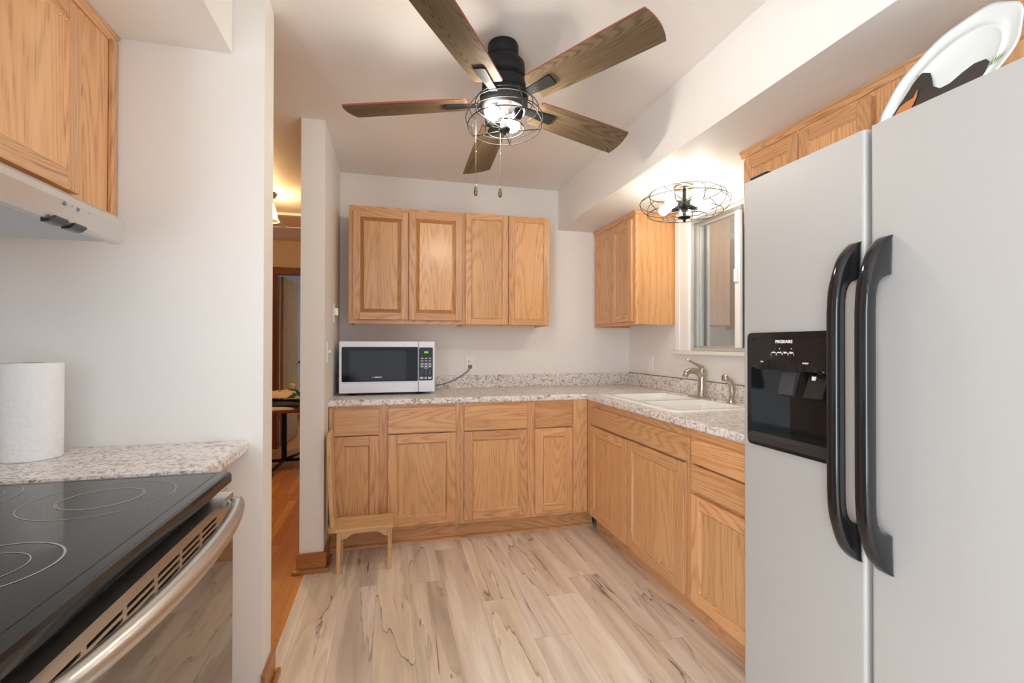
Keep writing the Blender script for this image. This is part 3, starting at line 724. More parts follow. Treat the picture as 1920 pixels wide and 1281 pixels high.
# paper towel roll on the small worktop
pt = thing('paper_towel_roll', 'white paper towel roll standing on the small worktop', 'paper towel', (-1.0, 1.67, CT))
t = NT('paper_towel'); tc = t.n('TexCoord').outputs['Object']
vv = t.n('TexVoronoi', {'Vector': tc, 'Scale': 70.0}).outputs[0]
PAPER = t.bsdf(c4(0.86, 0.86, 0.86), 0.9, bump=vv, bstr=0.5, bdist=0.003)
obj('paper', MB().lathe([(0.021, 0.0005), (0.066, 0.0005), (0.067, 0.005), (0.067, 0.270), (0.066, 0.275), (0.021, 0.275)], (-1.0+0.0, 1.67, CT), PAPER, 48), pt)
obj('cardboard_core', MB().lathe([(0.0195, 0.0), (0.0208, 0.0), (0.0208, 0.2755), (0.0195, 0.2755)], (-1.0, 1.67, CT), plain('cardboard', srgb(170, 140, 105), 0.8), 24), pt)

# ------------------------------------------------------------------ refrigerator
fg = thing('refrigerator', 'silver side-by-side refrigerator with black handles', 'refrigerator', (1.5, 0.81, 0))
FXF, FXB = 1.078, 1.150
Y0, YM, Y1 = 0.352, 0.862, 1.265
obj('case', MB().box(1.165, 1.90, Y0+0.006, Y1-0.006, 0.02, 1.742, FRIDGEC, 0.004).box(1.151, 1.165, Y0+0.012, YM-0.012, 0.12, 1.735, GASKET).box(1.151, 1.165, YM+0.012, Y1-0.012, 0.12, 1.735, GASKET), fg)
obj('kick_grille', MB().box(1.13, 1.164, Y0+0.01, Y1-0.01, 0.02, 0.095, BLACKS, 0.003), fg)
DY0, DY1, DZ0, DZ1 = 0.950, 1.236, 0.947, 1.277
fd = MB()
# freezer door built round the dispenser recess
fd.box(FXF+0.012, FXB, DY1, Y1, 0.10, 1.752, FRIDGE).box(FXF+0.012, FXB, YM+0.006, DY0, 0.10, 1.752, FRIDGE).box(FXF+0.012, FXB, DY0, DY1, 0.10, DZ0, FRIDGE).box(FXF+0.012, FXB, DY0, DY1, DZ1, 1.752, FRIDGE)
def skin(mb, y0, y1, z0, z1, hole=None):
    r = 0.010
    def arc(yc, sgn): return [(FXF + r - r*math.cos(a), yc + sgn*(r*math.sin(a)-r)) for a in [PI/2*i/5 for i in range(6)]]
    lo = arc(y0, -1)[::-1]; lo = [(x, y0 + r - r*math.sin(a)) for x, a in [(FXF + r - r*math.cos(PI/2*i/5), PI/2*i/5) for i in range(5, -1, -1)]]
    hi = [(FXF + r - r*math.cos(PI/2*i/5), y1 - r + r*math.sin(PI/2*i/5)) for i in range(6)]
    if hole is None:
        mb.prism(lo + hi + [(FXF+0.0125, y1), (FXF+0.0125, y0)], 'z', z0, z1, FRIDGE)
    else:
        hy0, hy1, hz0, hz1 = hole
        mb.prism(lo + hi + [(FXF+0.0125, y1), (FXF+0.0125, y0)], 'z', z0, hz0, FRIDGE)
        mb.prism(lo + hi + [(FXF+0.0125, y1), (FXF+0.0125, y0)], 'z', hz1, z1, FRIDGE)
        mb.prism(lo + [(FXF, hy0), (FXF+0.0125, hy0), (FXF+0.0125, y0)], 'z', hz0, hz1, FRIDGE)
        mb.prism([(FXF, hy1)] + hi + [(FXF+0.0125, y1), (FXF+0.0125, hy1)], 'z', hz0, hz1, FRIDGE)
skin(fd, YM+0.006, Y1, 0.10, 1.752, (DY0, DY1, DZ0, DZ1))
FDO = obj('freezer_door', fd, fg)
rd = MB().box(FXF+0.012, FXB, Y0, YM-0.005, 0.10, 1.752, FRIDGE); skin(rd, Y0, YM-0.005, 0.10, 1.752)
RDO = obj('fridge_door', rd, fg)
def fridge_handle(parent, y0, y1, zt, zb):
    xo, xi = 0.998, 1.030
    outer = [(FXF, zt), (1.070, zt-0.002), (1.060, zt-0.007), (1.050, zt-0.015), (1.038, zt-0.027), (1.027, zt-0.042), (1.018, zt-0.060), (1.009, zt-0.085), (1.003, zt-0.115), (1.000, zt-0.145), (xo, zt-0.18)]
    inner = [(xi, zt-0.17), (1.031, zt-0.130), (1.036, zt-0.112), (1.046, zt-0.100), (1.060, zt-0.096), (FXF+0.001, zt-0.094)]
    o2 = [(x, zb + (zt-z)) for x, z in outer]; i2 = [(x, zb + (zt-z)) for x, z in inner]
    def curve(c, z):
        d = min(zt-z, z-zb); c = sorted((zt-q[1], q[0]) for q in c)
        for (d0, a0), (d1, a1) in zip(c[:-1], c[1:]):
            if d <= d1: return a0 + (a1-a0)*(d-d0)/max(d1-d0, 1e-6)
        return c[-1][1]
    inner_f = [(FXF+0.001, zt), (FXF+0.001, zt-0.088), (1.066, zt-0.092), (1.052, zt-0.097), (1.042, zt-0.106), (1.035, zt-0.120), (1.031, zt-0.140), (xi, zt-0.17)]
    ds = [0.0, 0.002, 0.006, 0.012, 0.02, 0.03, 0.042, 0.056, 0.07, 0.08, 0.088, 0.092, 0.097, 0.106, 0.12, 0.14, 0.17, 0.24]
    zs = [zt-d for d in ds] + [zb+d for d in ds[::-1]]
    K = 20; vs = []; fs = []; cy = (y0+y1)/2; hy = (y1-y0)/2
    for z in zs:
        a, b_ = curve(outer, z), curve(inner_f, z); cx = (a+b_)/2; hx = max((b_-a)/2, 0.0006); e = 0.62
        yy = hy*(0.80 + 0.20*min(1.0, min(zt-z, z-zb)/0.03))
        for k in range(K):
            t_ = 2*PI*(k+0.5)/K; c, s_ = math.cos(t_), math.sin(t_)
            vs.append((cx + hx*math.copysign(abs(c)**e, c), cy + yy*math.copysign(abs(s_)**e, s_), z))
    for i in range(len(zs)-1):
        for k in range(K): fs.append((i*K+k, i*K+(k+1) % K, (i+1)*K+(k+1) % K, (i+1)*K+k))
    fs += [tuple(range(K))[::-1], tuple((len(zs)-1)*K+k for k in range(K))]
    return obj('handle', MB().add(vs, fs, BLACKG, True), parent, 'gloss black bowed bar handle')
fridge_handle(FDO, 0.872, 0.905, 1.490, 0.733)
fridge_handle(RDO, 0.800, 0.835, 1.490, 0.733)
# dispenser
bz = MB()
def rrect(y0, y1, z0, z1, r, n=5):
    pts = []
    for cy, cz, a0 in ((y1-r, z1-r, 0), (y0+r, z1-r, PI/2), (y0+r, z0+r, PI), (y1-r, z0+r, 1.5*PI)):
        for i in range(n+1):
            a = a0 + PI/2*i/n; pts.append((cy + r*math.cos(a), cz + r*math.sin(a)))
    return pts
def frame_loop(mb, out, inn, x0, x1, mat):
    n = len(out); vs = [(x0, p[0], p[1]) for p in out] + [(x0, p[0], p[1]) for p in inn] + [(x1, p[0], p[1]) for p in out] + [(x1, p[0], p[1]) for p in inn]
    fs = []
    for i in range(n):
        j = (i+1) % n
        fs += [(i, j, n+j, n+i), (2*n+i, 3*n+i, 3*n+j, 2*n+j), (i, 2*n+i, 2*n+j, j), (n+i, n+j, 3*n+j, 3*n+i)]
    mb.add(vs, fs, mat)
CY0, CY1, CZ0, CZ1 = DY0+0.012, DY1-0.012, DZ0+0.030, DZ1-0.105
frame_loop(bz, rrect(DY0-0.004, DY1+0.004, DZ0-0.004, DZ1+0.004, 0.016), rrect(CY0, CY1, CZ0, DZ1-0.012, 0.010), FXF-0.006, FXF+0.004, BLACKG)
# recess shell
bz.box(FXF+0.066, FXF+0.071, DY0+0.001, DY1-0.001, DZ0+0.001, DZ1-0.001, BLACKG)
bz.box(FXF+0.004, FXF+0.066, DY0+0.001, CY0, DZ0+0.001, DZ1-0.001, BLACKG).box(FXF+0.004, FXF+0.066, CY1, DY1-0.001, DZ0+0.001, DZ1-0.001, BLACKG).box(FXF+0.004, FXF+0.066, CY0, CY1, DZ0+0.001, CZ0, BLACKG)
DISP = obj('dispenser', bz, FDO, 'gloss black ice and water dispenser')
# control panel with arched lower lip
cpn = MB()
n = 16; top = DZ1-0.012
vs = []; fs = []
for i in range(n+1):
    y = CY0 + (CY1-CY0)*i/n; t = 2*i/n-1
    zarch = CZ1 + 0.034*(1-t*t)
    vs += [(FXF-0.004, y, top), (FXF-0.010, y, zarch), (FXF-0.002, y, CZ1+0.0), (FXF+0.060, y, CZ1+0.0), (FXF+0.060, y, top)]
for i in range(n):
    for k in range(5): fs.append((i*5+k, i*5+(k+1) % 5, (i+1)*5+(k+1) % 5, (i+1)*5+k))
fs += [tuple(range(5))[::-1], tuple(n*5+k for k in range(5))]
cpn.add(vs, fs, BLACKG)
CPN = obj('control_panel', cpn, DISP)
# lettering: local x -> -y, local y -> +z, faces -x
def face_mtx(x, y, z, shear=0.0): return Matrix(((0, 0, -1, x), (-1, -shear, 0, y), (0, 1, 0, z), (0, 0, 0, 1)))
def xs(z): return FXF-0.0045 - 0.006*(top-z)/0.09
def put(mb, body, size, y, z, mat=WTEXT, bold=0.0):
    v, f_ = text_mesh(body, size, mat, face_mtx(xs(z)-0.0012, y, z), bold=bold); mb.add(v, f_, mat)
tx = MB()
put(tx, 'FRIGIDAIRE', 0.0118, 1.0995, 1.2535, bold=0.0003)
obj('brand_lettering', tx, CPN, 'white printed brand lettering')
for w, yy in (('water', 1.024), ('ice', 1.176)):
    tx = MB(); put(tx, w, 0.0085, yy, 1.196, bold=0.0001); obj('lettering', tx, CPN, 'white printed word ' + w)
for i, w in enumerate(('cube', 'crush', 'light', 'light')):
    tx = MB(); put(tx, w, 0.0068, 1.1335-0.0205*i, 1.2235, bold=0.0002)
    yc = 1.1335 - 0.0205*i; x = xs(1.214)-0.0008
    frame_loop(tx, rrect(yc-0.0096, yc+0.0096, 1.2045, 1.2225, 0.002, 2), rrect(yc-0.0088, yc+0.0088, 1.2053, 1.2217, 0.0015, 2), x-0.0003, x, WTEXT)
    obj('touch_key', tx, CPN, 'white outlined key marked ' + w)
for i in (1, 3): obj('indicator_light', MB().sphere((xs(1.234)-0.001, 1.1335-0.0205*i, 1.234), 0.0014, LED, u=8, v=6), CPN, 'tiny red indicator light')
CLRP = plain('clear_paddle', c4(0.05, 0.05, 0.055), 0.2)
obj('ice_paddle', MB().prism([(FXF+0.020, 1.170), (FXF+0.040, 1.170), (FXF+0.016, 1.098), (FXF+0.004, 1.104)], 'y', 1.085, 1.135, CLRP, 0.003), DISP, 'clear ice paddle')
obj('water_paddle', MB().prism([(FXF+0.024, 1.165), (FXF+0.042, 1.165), (FXF+0.010, 1.098), (FXF+0.000, 1.103)], 'y', 0.985, 1.045, plain('smoke_paddle', c4(0.015, 0.015, 0.016), 0.2), 0.003), DISP)
obj('water_spout', MB().box(FXF+0.018, FXF+0.028, 1.020, 1.032, 1.143, 1.160, WPLAST, 0.001), DISP, 'white water spout')
obj('drip_tray', MB().prism([(FXF-0.016, CZ0-0.022), (FXF-0.016, CZ0-0.004), (FXF-0.004, CZ0+0.006), (FXF+0.064, CZ0+0.006), (FXF+0.064, CZ0-0.022)], 'y', CY0-0.006, CY1+0.006, plain('drip_tray_dark', c4(0.03, 0.03, 0.032), 0.16), 0.004), DISP)
for k in range(5):
    pass
obj('hinge_cover', MB().box(1.10, 1.22, Y1-0.075, Y1-0.004, 1.7525, 1.772, BLACKS, 0.006), fg, 'dark hinge cover')
obj('hinge_cover', MB().box(1.10, 1.22, Y0+0.004, Y0+0.075, 1.7525, 1.772, BLACKS, 0.006), fg, 'dark hinge cover')

# oval platter with a dark water bird, leaning on a wire easel on top of the fridge
PT = thing('platter', 'white scalloped platter with a dark goose, standing on the fridge', 'platter', (1.30, 0.874, 1.7425))
lean = 0.444; yaw = -0.139
Hd = Vector((math.sin(yaw), -math.cos(yaw), 0)); Vd = Vector((math.sin(lean)*math.cos(yaw), math.sin(lean)*math.sin(yaw), math.cos(lean))); Nd = Hd.cross(Vd)
if Nd.x > 0: Nd = -Nd
pa, pb = 0.161, 0.172
PC = Vector((1.262, 0.874, 1.748)) + Vd*pb
def pl(h, v, n): return PC + Hd*h + Vd*v + Nd*n
GLZ = plain('glazed_white_china', srgb(232, 240, 242), 0.12, Coat_Weight=0.6)
nseg = 96; rings_ = [(0.0, 0.0), (0.3, 0.0), (0.66, 0.001), (0.70, 0.004), (0.735, 0.006), (0.74, 0.0045), (0.85, 0.009), (0.96, 0.013), (1.0, 0.016), (0.985, 0.009), (0.9, 0.004), (0.72, -0.004), (0.0, -0.006)]
vs = []; fs = []
for rr, nn in rings_:
    for i in range(nseg):
        a = 2*PI*i/nseg; wob = 1 + 0.016*math.cos(9*a+1.0)*max(0.0, (rr-0.7)/0.3)
        vs.append(pl(pa*rr*wob*math.cos(a), pb*rr*wob*math.sin(a), nn))
for j in range(len(rings_)-1):
    for i in range(nseg): fs.append((j*nseg+i, j*nseg+(i+1) % nseg, (j+1)*nseg+(i+1) % nseg, (j+1)*nseg+i))
mb = MB(); mb.add(vs, fs, GLZ, True); obj('dish', mb, PT)

# decals given in photo-plane coordinates of the dish (h across, v up)
def decal(mb, pts, mat, n=0.0):
    bm = bmesh.new(); V = []
    for h, v in pts:
        rr = math.hypot(h/pa, v/pb); nn = 0.0042 + 0.030*max(0.0, rr-0.70) + n*0.5
        V.append(bm.verts.new(pl(h, v, nn)))
    f = bm.faces.new(V); bmesh.ops.triangulate(bm, faces=[f]); mb.bm(bm, mat)
GOOSE = plain('painted_goose_dark', srgb(44, 34, 30), 0.3)
ORNG = plain('painted_orange', srgb(206, 128, 72), 0.3)
LEAF = plain('painted_leaf_green', srgb(120, 150, 60), 0.3)
PICT = []   # filled below from measured outline
PLATE_GOOSE = [(-0.130, -0.06), (-0.1245, -0.0227), (-0.1201, 0.0047), (-0.1121, 0.0328), (-0.1013, 0.0736), (-0.0882, 0.0739), (-0.0607, 0.056), (-0.0482, 0.0336), (-0.031, -0.0025), (-0.0064, -0.0232), (0.017, -0.0242), (0.0423, -0.0086), (0.0646, 0.0), (0.091, -0.0063), (0.1039, -0.0217), (0.105, -0.06), (0.06, -0.12), (-0.03, -0.13), (-0.09, -0.11)]
mb = MB(); decal(mb, PLATE_GOOSE, GOOSE)
decal(mb, [(-0.1125, -0.0205), (-0.0968, -0.0118), (-0.0784, -0.0108), (-0.0757, 0.0153), (-0.0663, -0.0151), (-0.069, -0.0478), (-0.1163, -0.0487)], ORNG, 0.008)
obj('painted_goose', mb, PT, 'dark painted goose')
mb = MB()
for k, (h, v, dh, dv) in enumerate(((0.117, -0.042, -0.005, 0.028), (0.1225, -0.036, -0.002, 0.022), (0.128, -0.037, 0.002, 0.018), (0.133, -0.037, 0.006, 0.016), (0.138, -0.038, 0.008, 0.017), (0.125, -0.045, 0.012, 0.012))):
    decal(mb, [(h-0.0025, v), (h+0.0025, v), (h+dh, v+dv)], LEAF, 0.006)
obj('painted_reeds', mb, PT, 'green painted reeds')
eas = MB()
for s in (-0.06, 0.06):
    p0 = pl(s, -pb-0.002, 0.03); p1 = pl(s, -pb+0.0, -0.012); p2 = pl(s, 0.05, -0.012)
    eas.tube([Vector((p0.x, p0.y, 1.762)), Vector((p0.x, p0.y, 1.7445)), Vector((p1.x+0.02, p1.y, 1.7445)), p2 + Vector((0.01, 0, 0)), Vector((1.46, p2.y, 1.7445))], 0.0018, CAGEB, 6)
eas.tube([pl(-0.06, 0.05, -0.012)+Vector((0.01, 0, 0)), pl(0.06, 0.05, -0.012)+Vector((0.01, 0, 0))], 0.0018, CAGEB, 6)
tag(obj('plate_easel', eas), 'black wire easel behind the goose platter on the fridge', 'easel')

# ------------------------------------------------------------------ sink, faucet, sprayer
sk = thing('sink', 'white double-bowl drop-in sink in the right worktop', 'sink', (1.61, 2.445, CT))
OX0, OX1, OY0, OY1 = 1.330, 1.890, 2.018, 2.872
m = MB()
ZR = CT + 0.009
bowls = [(1.385, 1.775, 2.075, 2.415), (1.385, 1.775, 2.475, 2.815)]
# rim plate: strips round two openings
def strip(x0, x1, y0, y1): m.box(x0, x1, y0, y1, CT+0.0005, ZR, PORC, 0.0)
bmx = bmesh.new()
def rr2(x0, x1, y0, y1, r, z, n=5):
    return [(p[0], p[1], z) for p in rrect(x0, x1, y0, y1, r, n)]
# outer lip with rounded corners
outer = rr2(OX0, OX1, OY0, OY1, 0.035, CT+0.0005); outer_t = rr2(OX0+0.005, OX1-0.005, OY0+0.005, OY1-0.005, 0.032, ZR); inn = rr2(OX0+0.030, OX1-0.030, OY0+0.030, OY1-0.030, 0.012, ZR)
n_ = len(outer)
fs = []
for i in range(n_):
    j = (i+1) % n_; fs += [(i, j, n_+j, n_+i), (n_+i, n_+j, 2*n_+j, 2*n_+i)]
m.add(outer+outer_t+inn, fs, PORC, True)
X0, X1, Y0_, Y1_ = OX0+0.0295, OX1-0.0295, OY0+0.0295, OY1-0.0295
def flat(x0, x1, y0, y1): m.add([(x0, y0, ZR-0.0001), (x1, y0, ZR-0.0001), (x1, y1, ZR-0.0001), (x0, y1, ZR-0.0001)], [(0, 1, 2, 3)], PORC)
flat(X0, 1.385, Y0_, Y1_); flat(1.775, X1, Y0_, Y1_); flat(1.385, 1.775, Y0_, 2.075); flat(1.385, 1.775, 2.415, 2.475); flat(1.385, 1.775, 2.815, Y1_)
obj('rim', m, sk)
for (a, b_, c, d) in bowls:
    q = MB(); L0 = [(a, c, ZR-0.0001), (b_, c, ZR-0.0001), (b_, d, ZR-0.0001), (a, d, ZR-0.0001)]
    L1 = [(a+0.012, c+0.012, ZR-0.03), (b_-0.012, c+0.012, ZR-0.03), (b_-0.012, d-0.012, ZR-0.03), (a+0.012, d-0.012, ZR-0.03)]
    L2 = [(a+0.03, c+0.03, ZR-0.17), (b_-0.03, c+0.03, ZR-0.17), (b_-0.03, d-0.03, ZR-0.17), (a+0.03, d-0.03, ZR-0.17)]
    fs = []
    for i in range(4):
        j = (i+1) % 4; fs += [(i, j, 4+j, 4+i), (4+i, 4+j, 8+j, 8+i)]
    fs.append((8, 9, 10, 11)); q.add(L0+L1+L2, fs, PORC)
    bo = obj('bowl', q, sk)
    obj('drain', MB().lathe([(0.045, 0), (0.045, 0.003), (0.03, 0.004), (0.0, 0.002)], ((a+b_)/2, (c+d)/2, ZR-0.17), CHROME, 24), bo)
fx, fy, fz = 1.835, 2.50, ZR
fa = thing('faucet', 'brushed nickel single-lever kitchen faucet at back of sink', 'faucet', (fx, fy, fz))
pts = [(p[0], p[1]) for p in rrect(fx-0.026, fx+0.026, fy-0.125, fy+0.125, 0.0255, 8)]
obj('base_plate', MB().prism(pts, 'z', fz, fz+0.008, NICKEL, 0.003), fa)
body = MB().lathe([(0.031, 0.008), (0.031, 0.013), (0.027, 0.016), (0.026, 0.07), (0.0245, 0.13), (0.024, 0.150), (0.022, 0.168), (0.014, 0.182), (0, 0.187)], (fx, fy, fz), NICKEL, 28)
obj('body', body, fa)
sp_ = [(fx+0.002, fy, fz+0.115), (fx-0.02, fy, fz+0.148), (fx-0.05, fy, fz+0.165), (fx-0.085, fy, fz+0.165), (fx-0.108, fy, fz+0.153), (fx-0.119, fy, fz+0.130)]
obj('spout', MB().tube(sp_, [0.021, 0.021, 0.0195, 0.018, 0.0175, 0.0165], NICKEL, 16), fa)
lv = [(fx+0.012, fy, fz+0.130), (fx+0.012, fy-0.002, fz+0.165), (fx-0.004, fy-0.004, fz+0.186), (fx-0.04, fy-0.006, fz+0.203), (fx-0.085, fy-0.008, fz+0.223), (fx-0.112, fy-0.008, fz+0.232)]
obj('lever', MB().tube(lv, [0.019, 0.017, 0.012, 0.008, 0.0065, 0.006], NICKEL, 14), fa)
sx_, sy_ = 1.838, 2.245
sr = thing('sink_sprayer', 'brushed nickel side sprayer right of the faucet', 'sprayer', (sx_, sy_, fz))
obj('escutcheon', MB().lathe([(0.027, 0), (0.027, 0.006), (0.018, 0.016), (0.015, 0.03), (0, 0.03)], (sx_, sy_, fz), NICKEL, 24), sr)
obj('spray_head', MB().tube([(sx_, sy_, fz+0.028), (sx_+0.003, sy_, fz+0.06), (sx_+0.002, sy_, fz+0.095), (sx_-0.012, sy_, fz+0.122), (sx_-0.034, sy_, fz+0.136), (sx_-0.052, sy_, fz+0.140)], [0.014, 0.0175, 0.0185, 0.0165, 0.0165, 0.0195], NICKEL, 16), sr)

# ------------------------------------------------------------------ microwave
mw = thing('microwave', 'white countertop microwave with a black glass door', 'microwave', (-0.01, 3.36, CT))
MX0, MX1, MZ0, MZ1, MY = -0.316, 0.289, CT+0.016, 1.264, 3.19
obj('body', MB().box(MX0+0.004, MX1-0.004, MY+0.022, MY+0.375, MZ0, MZ1-0.003, WPLAST, 0.006), mw)
spl = 0.1805
dm = MB().box(MX0, spl-0.001, MY, MY+0.022, MZ0+0.0, MZ1, WPLAST, 0.006)
MD = obj('door', dm, mw)
obj('door_window', MB().prism(rrect(-0.300, 0.177, 1.003, 1.228, 0.008), 'y', MY-0.002, MY+0.002, MIRW, 0.001), MD, 'dark mirror-like door glass')
obj('window_mesh', MB().box(-0.252, 0.100, MY-0.0024, MY-0.0021, 1.012, 1.203, plain('window_mesh_grey', c4(0.022, 0.023, 0.026), 0.07, Specular_IOR_Level=0.4)), MD)
def face_y(x, z): return Matrix(((1, 0, 0, x), (0, 0, -1, MY-0.003), (0, 1, 0, z), (0, 0, 0, 1)))
def put2(mb, body, size, x, z, mat=WTEXT, bold=0.0):
    v, f_ = text_mesh(body, size, mat, face_y(x, z), bold=bold); mb.add(v, f_, mat)
bt = MB(); put2(bt, 'EMERSON', 0.0105, -0.075, 1.031, bold=0.0004); bt.box(-0.111, -0.106, MY-0.0031, MY-0.0026, 1.028, 1.034, WTEXT)
obj('brand_lettering', bt, MD, 'small white brand lettering')
sm_ = MB().box(MX0+0.002, spl-0.002, MY-0.0006, MY+0.001, 0.9945, 0.9955, plain('seam_shadow_grey', srgb(150, 150, 156), 0.5))
obj('seam', sm_, MD)
cp_ = obj('control_panel', MB().box(spl+0.001, MX1, MY, MY+0.022, MZ0, MZ1, WPLAST, 0.006), mw)
obj('keypad_face', MB().prism(rrect(0.185, 0.275, 1.006, 1.224, 0.006), 'y', MY-0.002, MY+0.002, BLACKG, 0.001), cp_, 'black keypad')
kb = MB()
for r in range(2):
    z1 = 1.160-0.037*r; z0 = z1-0.032
    for k in range(3):
        xa = 0.1935+0.0255*k
        kb.box(xa, xa+0.0225, MY-0.0026, MY-0.002, z0, z1, GREYB if r else plain('keypad_dark', c4(0.03, 0.03, 0.03), 0.4))
        kb.box(xa+0.004, xa+0.0185, MY-0.003, MY-0.0026, z1-0.010, z1-0.005, WTEXT).box(xa+0.004, xa+0.0185, MY-0.003, MY-0.0026, z0+0.005, z0+0.009, WTEXT if r == 0 else IVORY)
frame_y_pts = None
kb.box(0.2155, 0.243, MY-0.003, MY-0.002, 1.0855, 1.0885, WTEXT)
for r, row in enumerate(('123', '456', '789')):
    for k, ch in enumerate(row): put2(kb, ch, 0.0095, 0.2035+0.0255*k, 1.078-0.0145*r)
for (a, b_) in ((0.190, 0.213), (0.221, 0.236), (0.243, 0.266)): kb.box(a, b_, MY-0.0026, MY-0.002, 1.016, 1.029, plain('key_light', srgb(200, 204, 208), 0.4))
put2(kb, '0', 0.0085, 0.2285, 1.0225, BLACKM)
obj('keypad', kb, cp_)
dg_ = MB(); put2(dg_, '2:00', 0.0155, 0.230, 1.192, GREEN, bold=0.0003); obj('display_digits', dg_, cp_, 'green clock digits')
for xx, yy in ((-0.235, MY+0.05), (0.19, MY+0.05), (-0.235, MY+0.33), (0.19, MY+0.33)):
    obj('foot', MB().lathe([(0.020, 0), (0.022, 0.004), (0.022, 0.017), (0, 0.017)], (xx, yy, CT), BLACKM, 16), mw)
# power cord to the outlet
cord = [(0.286, 3.50, 0.955), (0.31, 3.52, 0.945), (0.345, 3.555, 0.940), (0.40, 3.565, 0.950), (0.46, 3.568, 0.968), (0.515, 3.570, 0.998), (0.560, 3.572, 1.03), (0.588, 3.574, 1.058)]
cord = [(0.284, 3.49, 0.945), (0.33, 3.525, 0.942), (0.40, 3.555, 0.952), (0.47, 3.565, 0.978), (0.53, 3.570, 1.012), (0.570, 3.572, 1.042), (0.590, 3.575, 1.066)]
cr = obj('power_cord', MB().tube(cord, 0.004, GREYC, 8), mw)
obj('plug', MB().box(0.578, 0.606, 3.573, YW-0.0078, 1.062, 1.088, GREYC, 0.004), cr)

# ------------------------------------------------------------------ outlets and switches
def outlet(name, label, x, y, z, axis, kind):
    o = thing(name, label, 'outlet' if kind == 'outlet' else 'switch', (x, y, z), 'outlets and switches on the walls')
    def bx(mb, w0, w1, d0, d1, z0, z1, m, bev=0.0):
        if axis == '-y': mb.box(x+w0, x+w1, y-d1, y-d0, z+z0, z+z1, m, bev)
        elif axis == '-x': mb.box(x-d1, x-d0, y+w0, y+w1, z+z0, z+z1, m, bev)
        else: mb.box(x+d0, x+d1, y+w0, y+w1, z+z0, z+z1, m, bev)
        return mb
    obj('cover_plate', bx(MB(), -0.036, 0.036, 0.0003, 0.006, -0.058, 0.058, IVORY, 0.002), o)
    if kind == 'outlet':
        for dz in (0.020, -0.020):
            s = obj('socket', bx(MB(), -0.017, 0.017, 0.006, 0.0075, dz-0.014, dz+0.014, IVORY, 0.0005), o)
            if dz > 0 or axis != '-y':
                q = MB(); bx(q, -0.008, -0.0055, 0.0075, 0.0078, dz-0.004, dz+0.006, BLACKM); bx(q, 0.0055, 0.008, 0.0075, 0.0078, dz-0.004, dz+0.006, BLACKM); bx(q, -0.0025, 0.0025, 0.0075, 0.0078, dz-0.011, dz-0.006, BLACKM)
                obj('slots', q, s, 'dark prong slots')
    elif kind == 'rocker':
        obj('rocker', bx(MB(), -0.016, 0.016, 0.006, 0.009, -0.033, 0.033, IVORY, 0.001), o)
    elif kind == 'toggle':
        q = MB(); bx(q, -0.005, 0.005, 0.006, 0.02, -0.004, 0.012, IVORY, 0.001)
        obj('toggle', q, o)
    elif kind == 'dimmer':
        q = MB(); bx(q, -0.022, 0.022, 0.006, 0.026, -0.014, 0.030, IVORY, 0.003)
        obj('dimmer_body', q, o)
    return o
outlet('wall_outlet', 'white outlet on back wall with the grey microwave plug in it', 0.588, YW, 1.095, '-y', 'outlet')
outlet('wall_switch', 'white rocker switch plate on right wall left of the faucet', XR, 3.262, 1.095, '-x', 'rocker')
outlet('wall_switch', 'upper white switch on stub wall, with a protruding body', XL, 3.235, 1.445, '+x', 'dimmer')
outlet('wall_switch', 'lower white toggle switch at front edge of stub wall', XL, 2.915, 1.200, '+x', 'toggle')

# ------------------------------------------------------------------ stool
PLUGM = plain('dowel_plug', srgb(236, 214, 170), 0.5)
so = thing('child_chair', 'small pale wooden child chair seen from its side by the lower cabinets', 'chair', (-0.14, 2.81, 0))
SZ = 0.244
obj('seat', MB().prism([(-0.330, 2.775), (-0.322, 2.725), (-0.285, 2.712), (0.018, 2.712), (0.018, 2.902), (-0.285, 2.902), (-0.322, 2.892), (-0.330, 2.85)], 'z', SZ-0.020, SZ, PINE, 0.002), so)
for xx in (-0.258, 0.000):
    for yy in (2.735, 2.880):
        sq = MB().lathe([(0.006, 0), (0.006, 0.0008), (0, 0.0008)], (xx, yy, SZ-0.0001), PLUGM, 12)
        obj('dowel_plug', sq, so, 'pale round dowel plug')
bk = []
for i in range(13):
    t = i/12; bk.append((-0.303 - 0.020*t - 0.004*math.sin(PI*t), SZ + 0.505*t))
hh = [(x-0.0105, z) for x, z in bk] + [(bk[-1][0]-0.006, bk[-1][1]+0.010), (bk[-1][0]+0.004, bk[-1][1]+0.012)] + [(x+0.0105, z) for x, z in bk[::-1]]
hh = [(x, z) for x, z in hh]
obj('backrest', MB().prism(hh, 'y', 2.742, 2.885, PINEZ, 0.003), so)
for (a, b_, yy) in ((-0.278, -0.256, 2.716), (-0.011, 0.012, 2.716), (-0.278, -0.256, 2.868), (-0.011, 0.012, 2.868)):
    obj('leg', MB().prism([(a, SZ-0.0205), (b_, SZ-0.0205), (b_-0.001, 0.13), (b_-0.002, 0.0), (a, 0.0), (a, 0.13)], 'y', yy, yy+0.030, PINEZ, 0.002), so)
ap = [(-0.2555, SZ-0.0205), (-0.0115, SZ-0.0205), (-0.0115, SZ-0.058), (-0.030, SZ-0.055), (-0.045, SZ-0.045), (-0.055, SZ-0.036), (-0.068, SZ-0.032), (-0.190, SZ-0.032), (-0.205, SZ-0.038), (-0.214, SZ-0.048), (-0.226, SZ-0.057), (-0.2555, SZ-0.062)]
for yy in (2.722, 2.876): obj('apron', MB().prism(ap, 'y', yy, yy+0.014, PINE, 0.001), so)
for a in (-0.276, -0.008): obj('side_rail', MB().box(a, a+0.016, 2.7465, 2.8675, SZ-0.058, SZ-0.0205, PINE, 0.001), so)

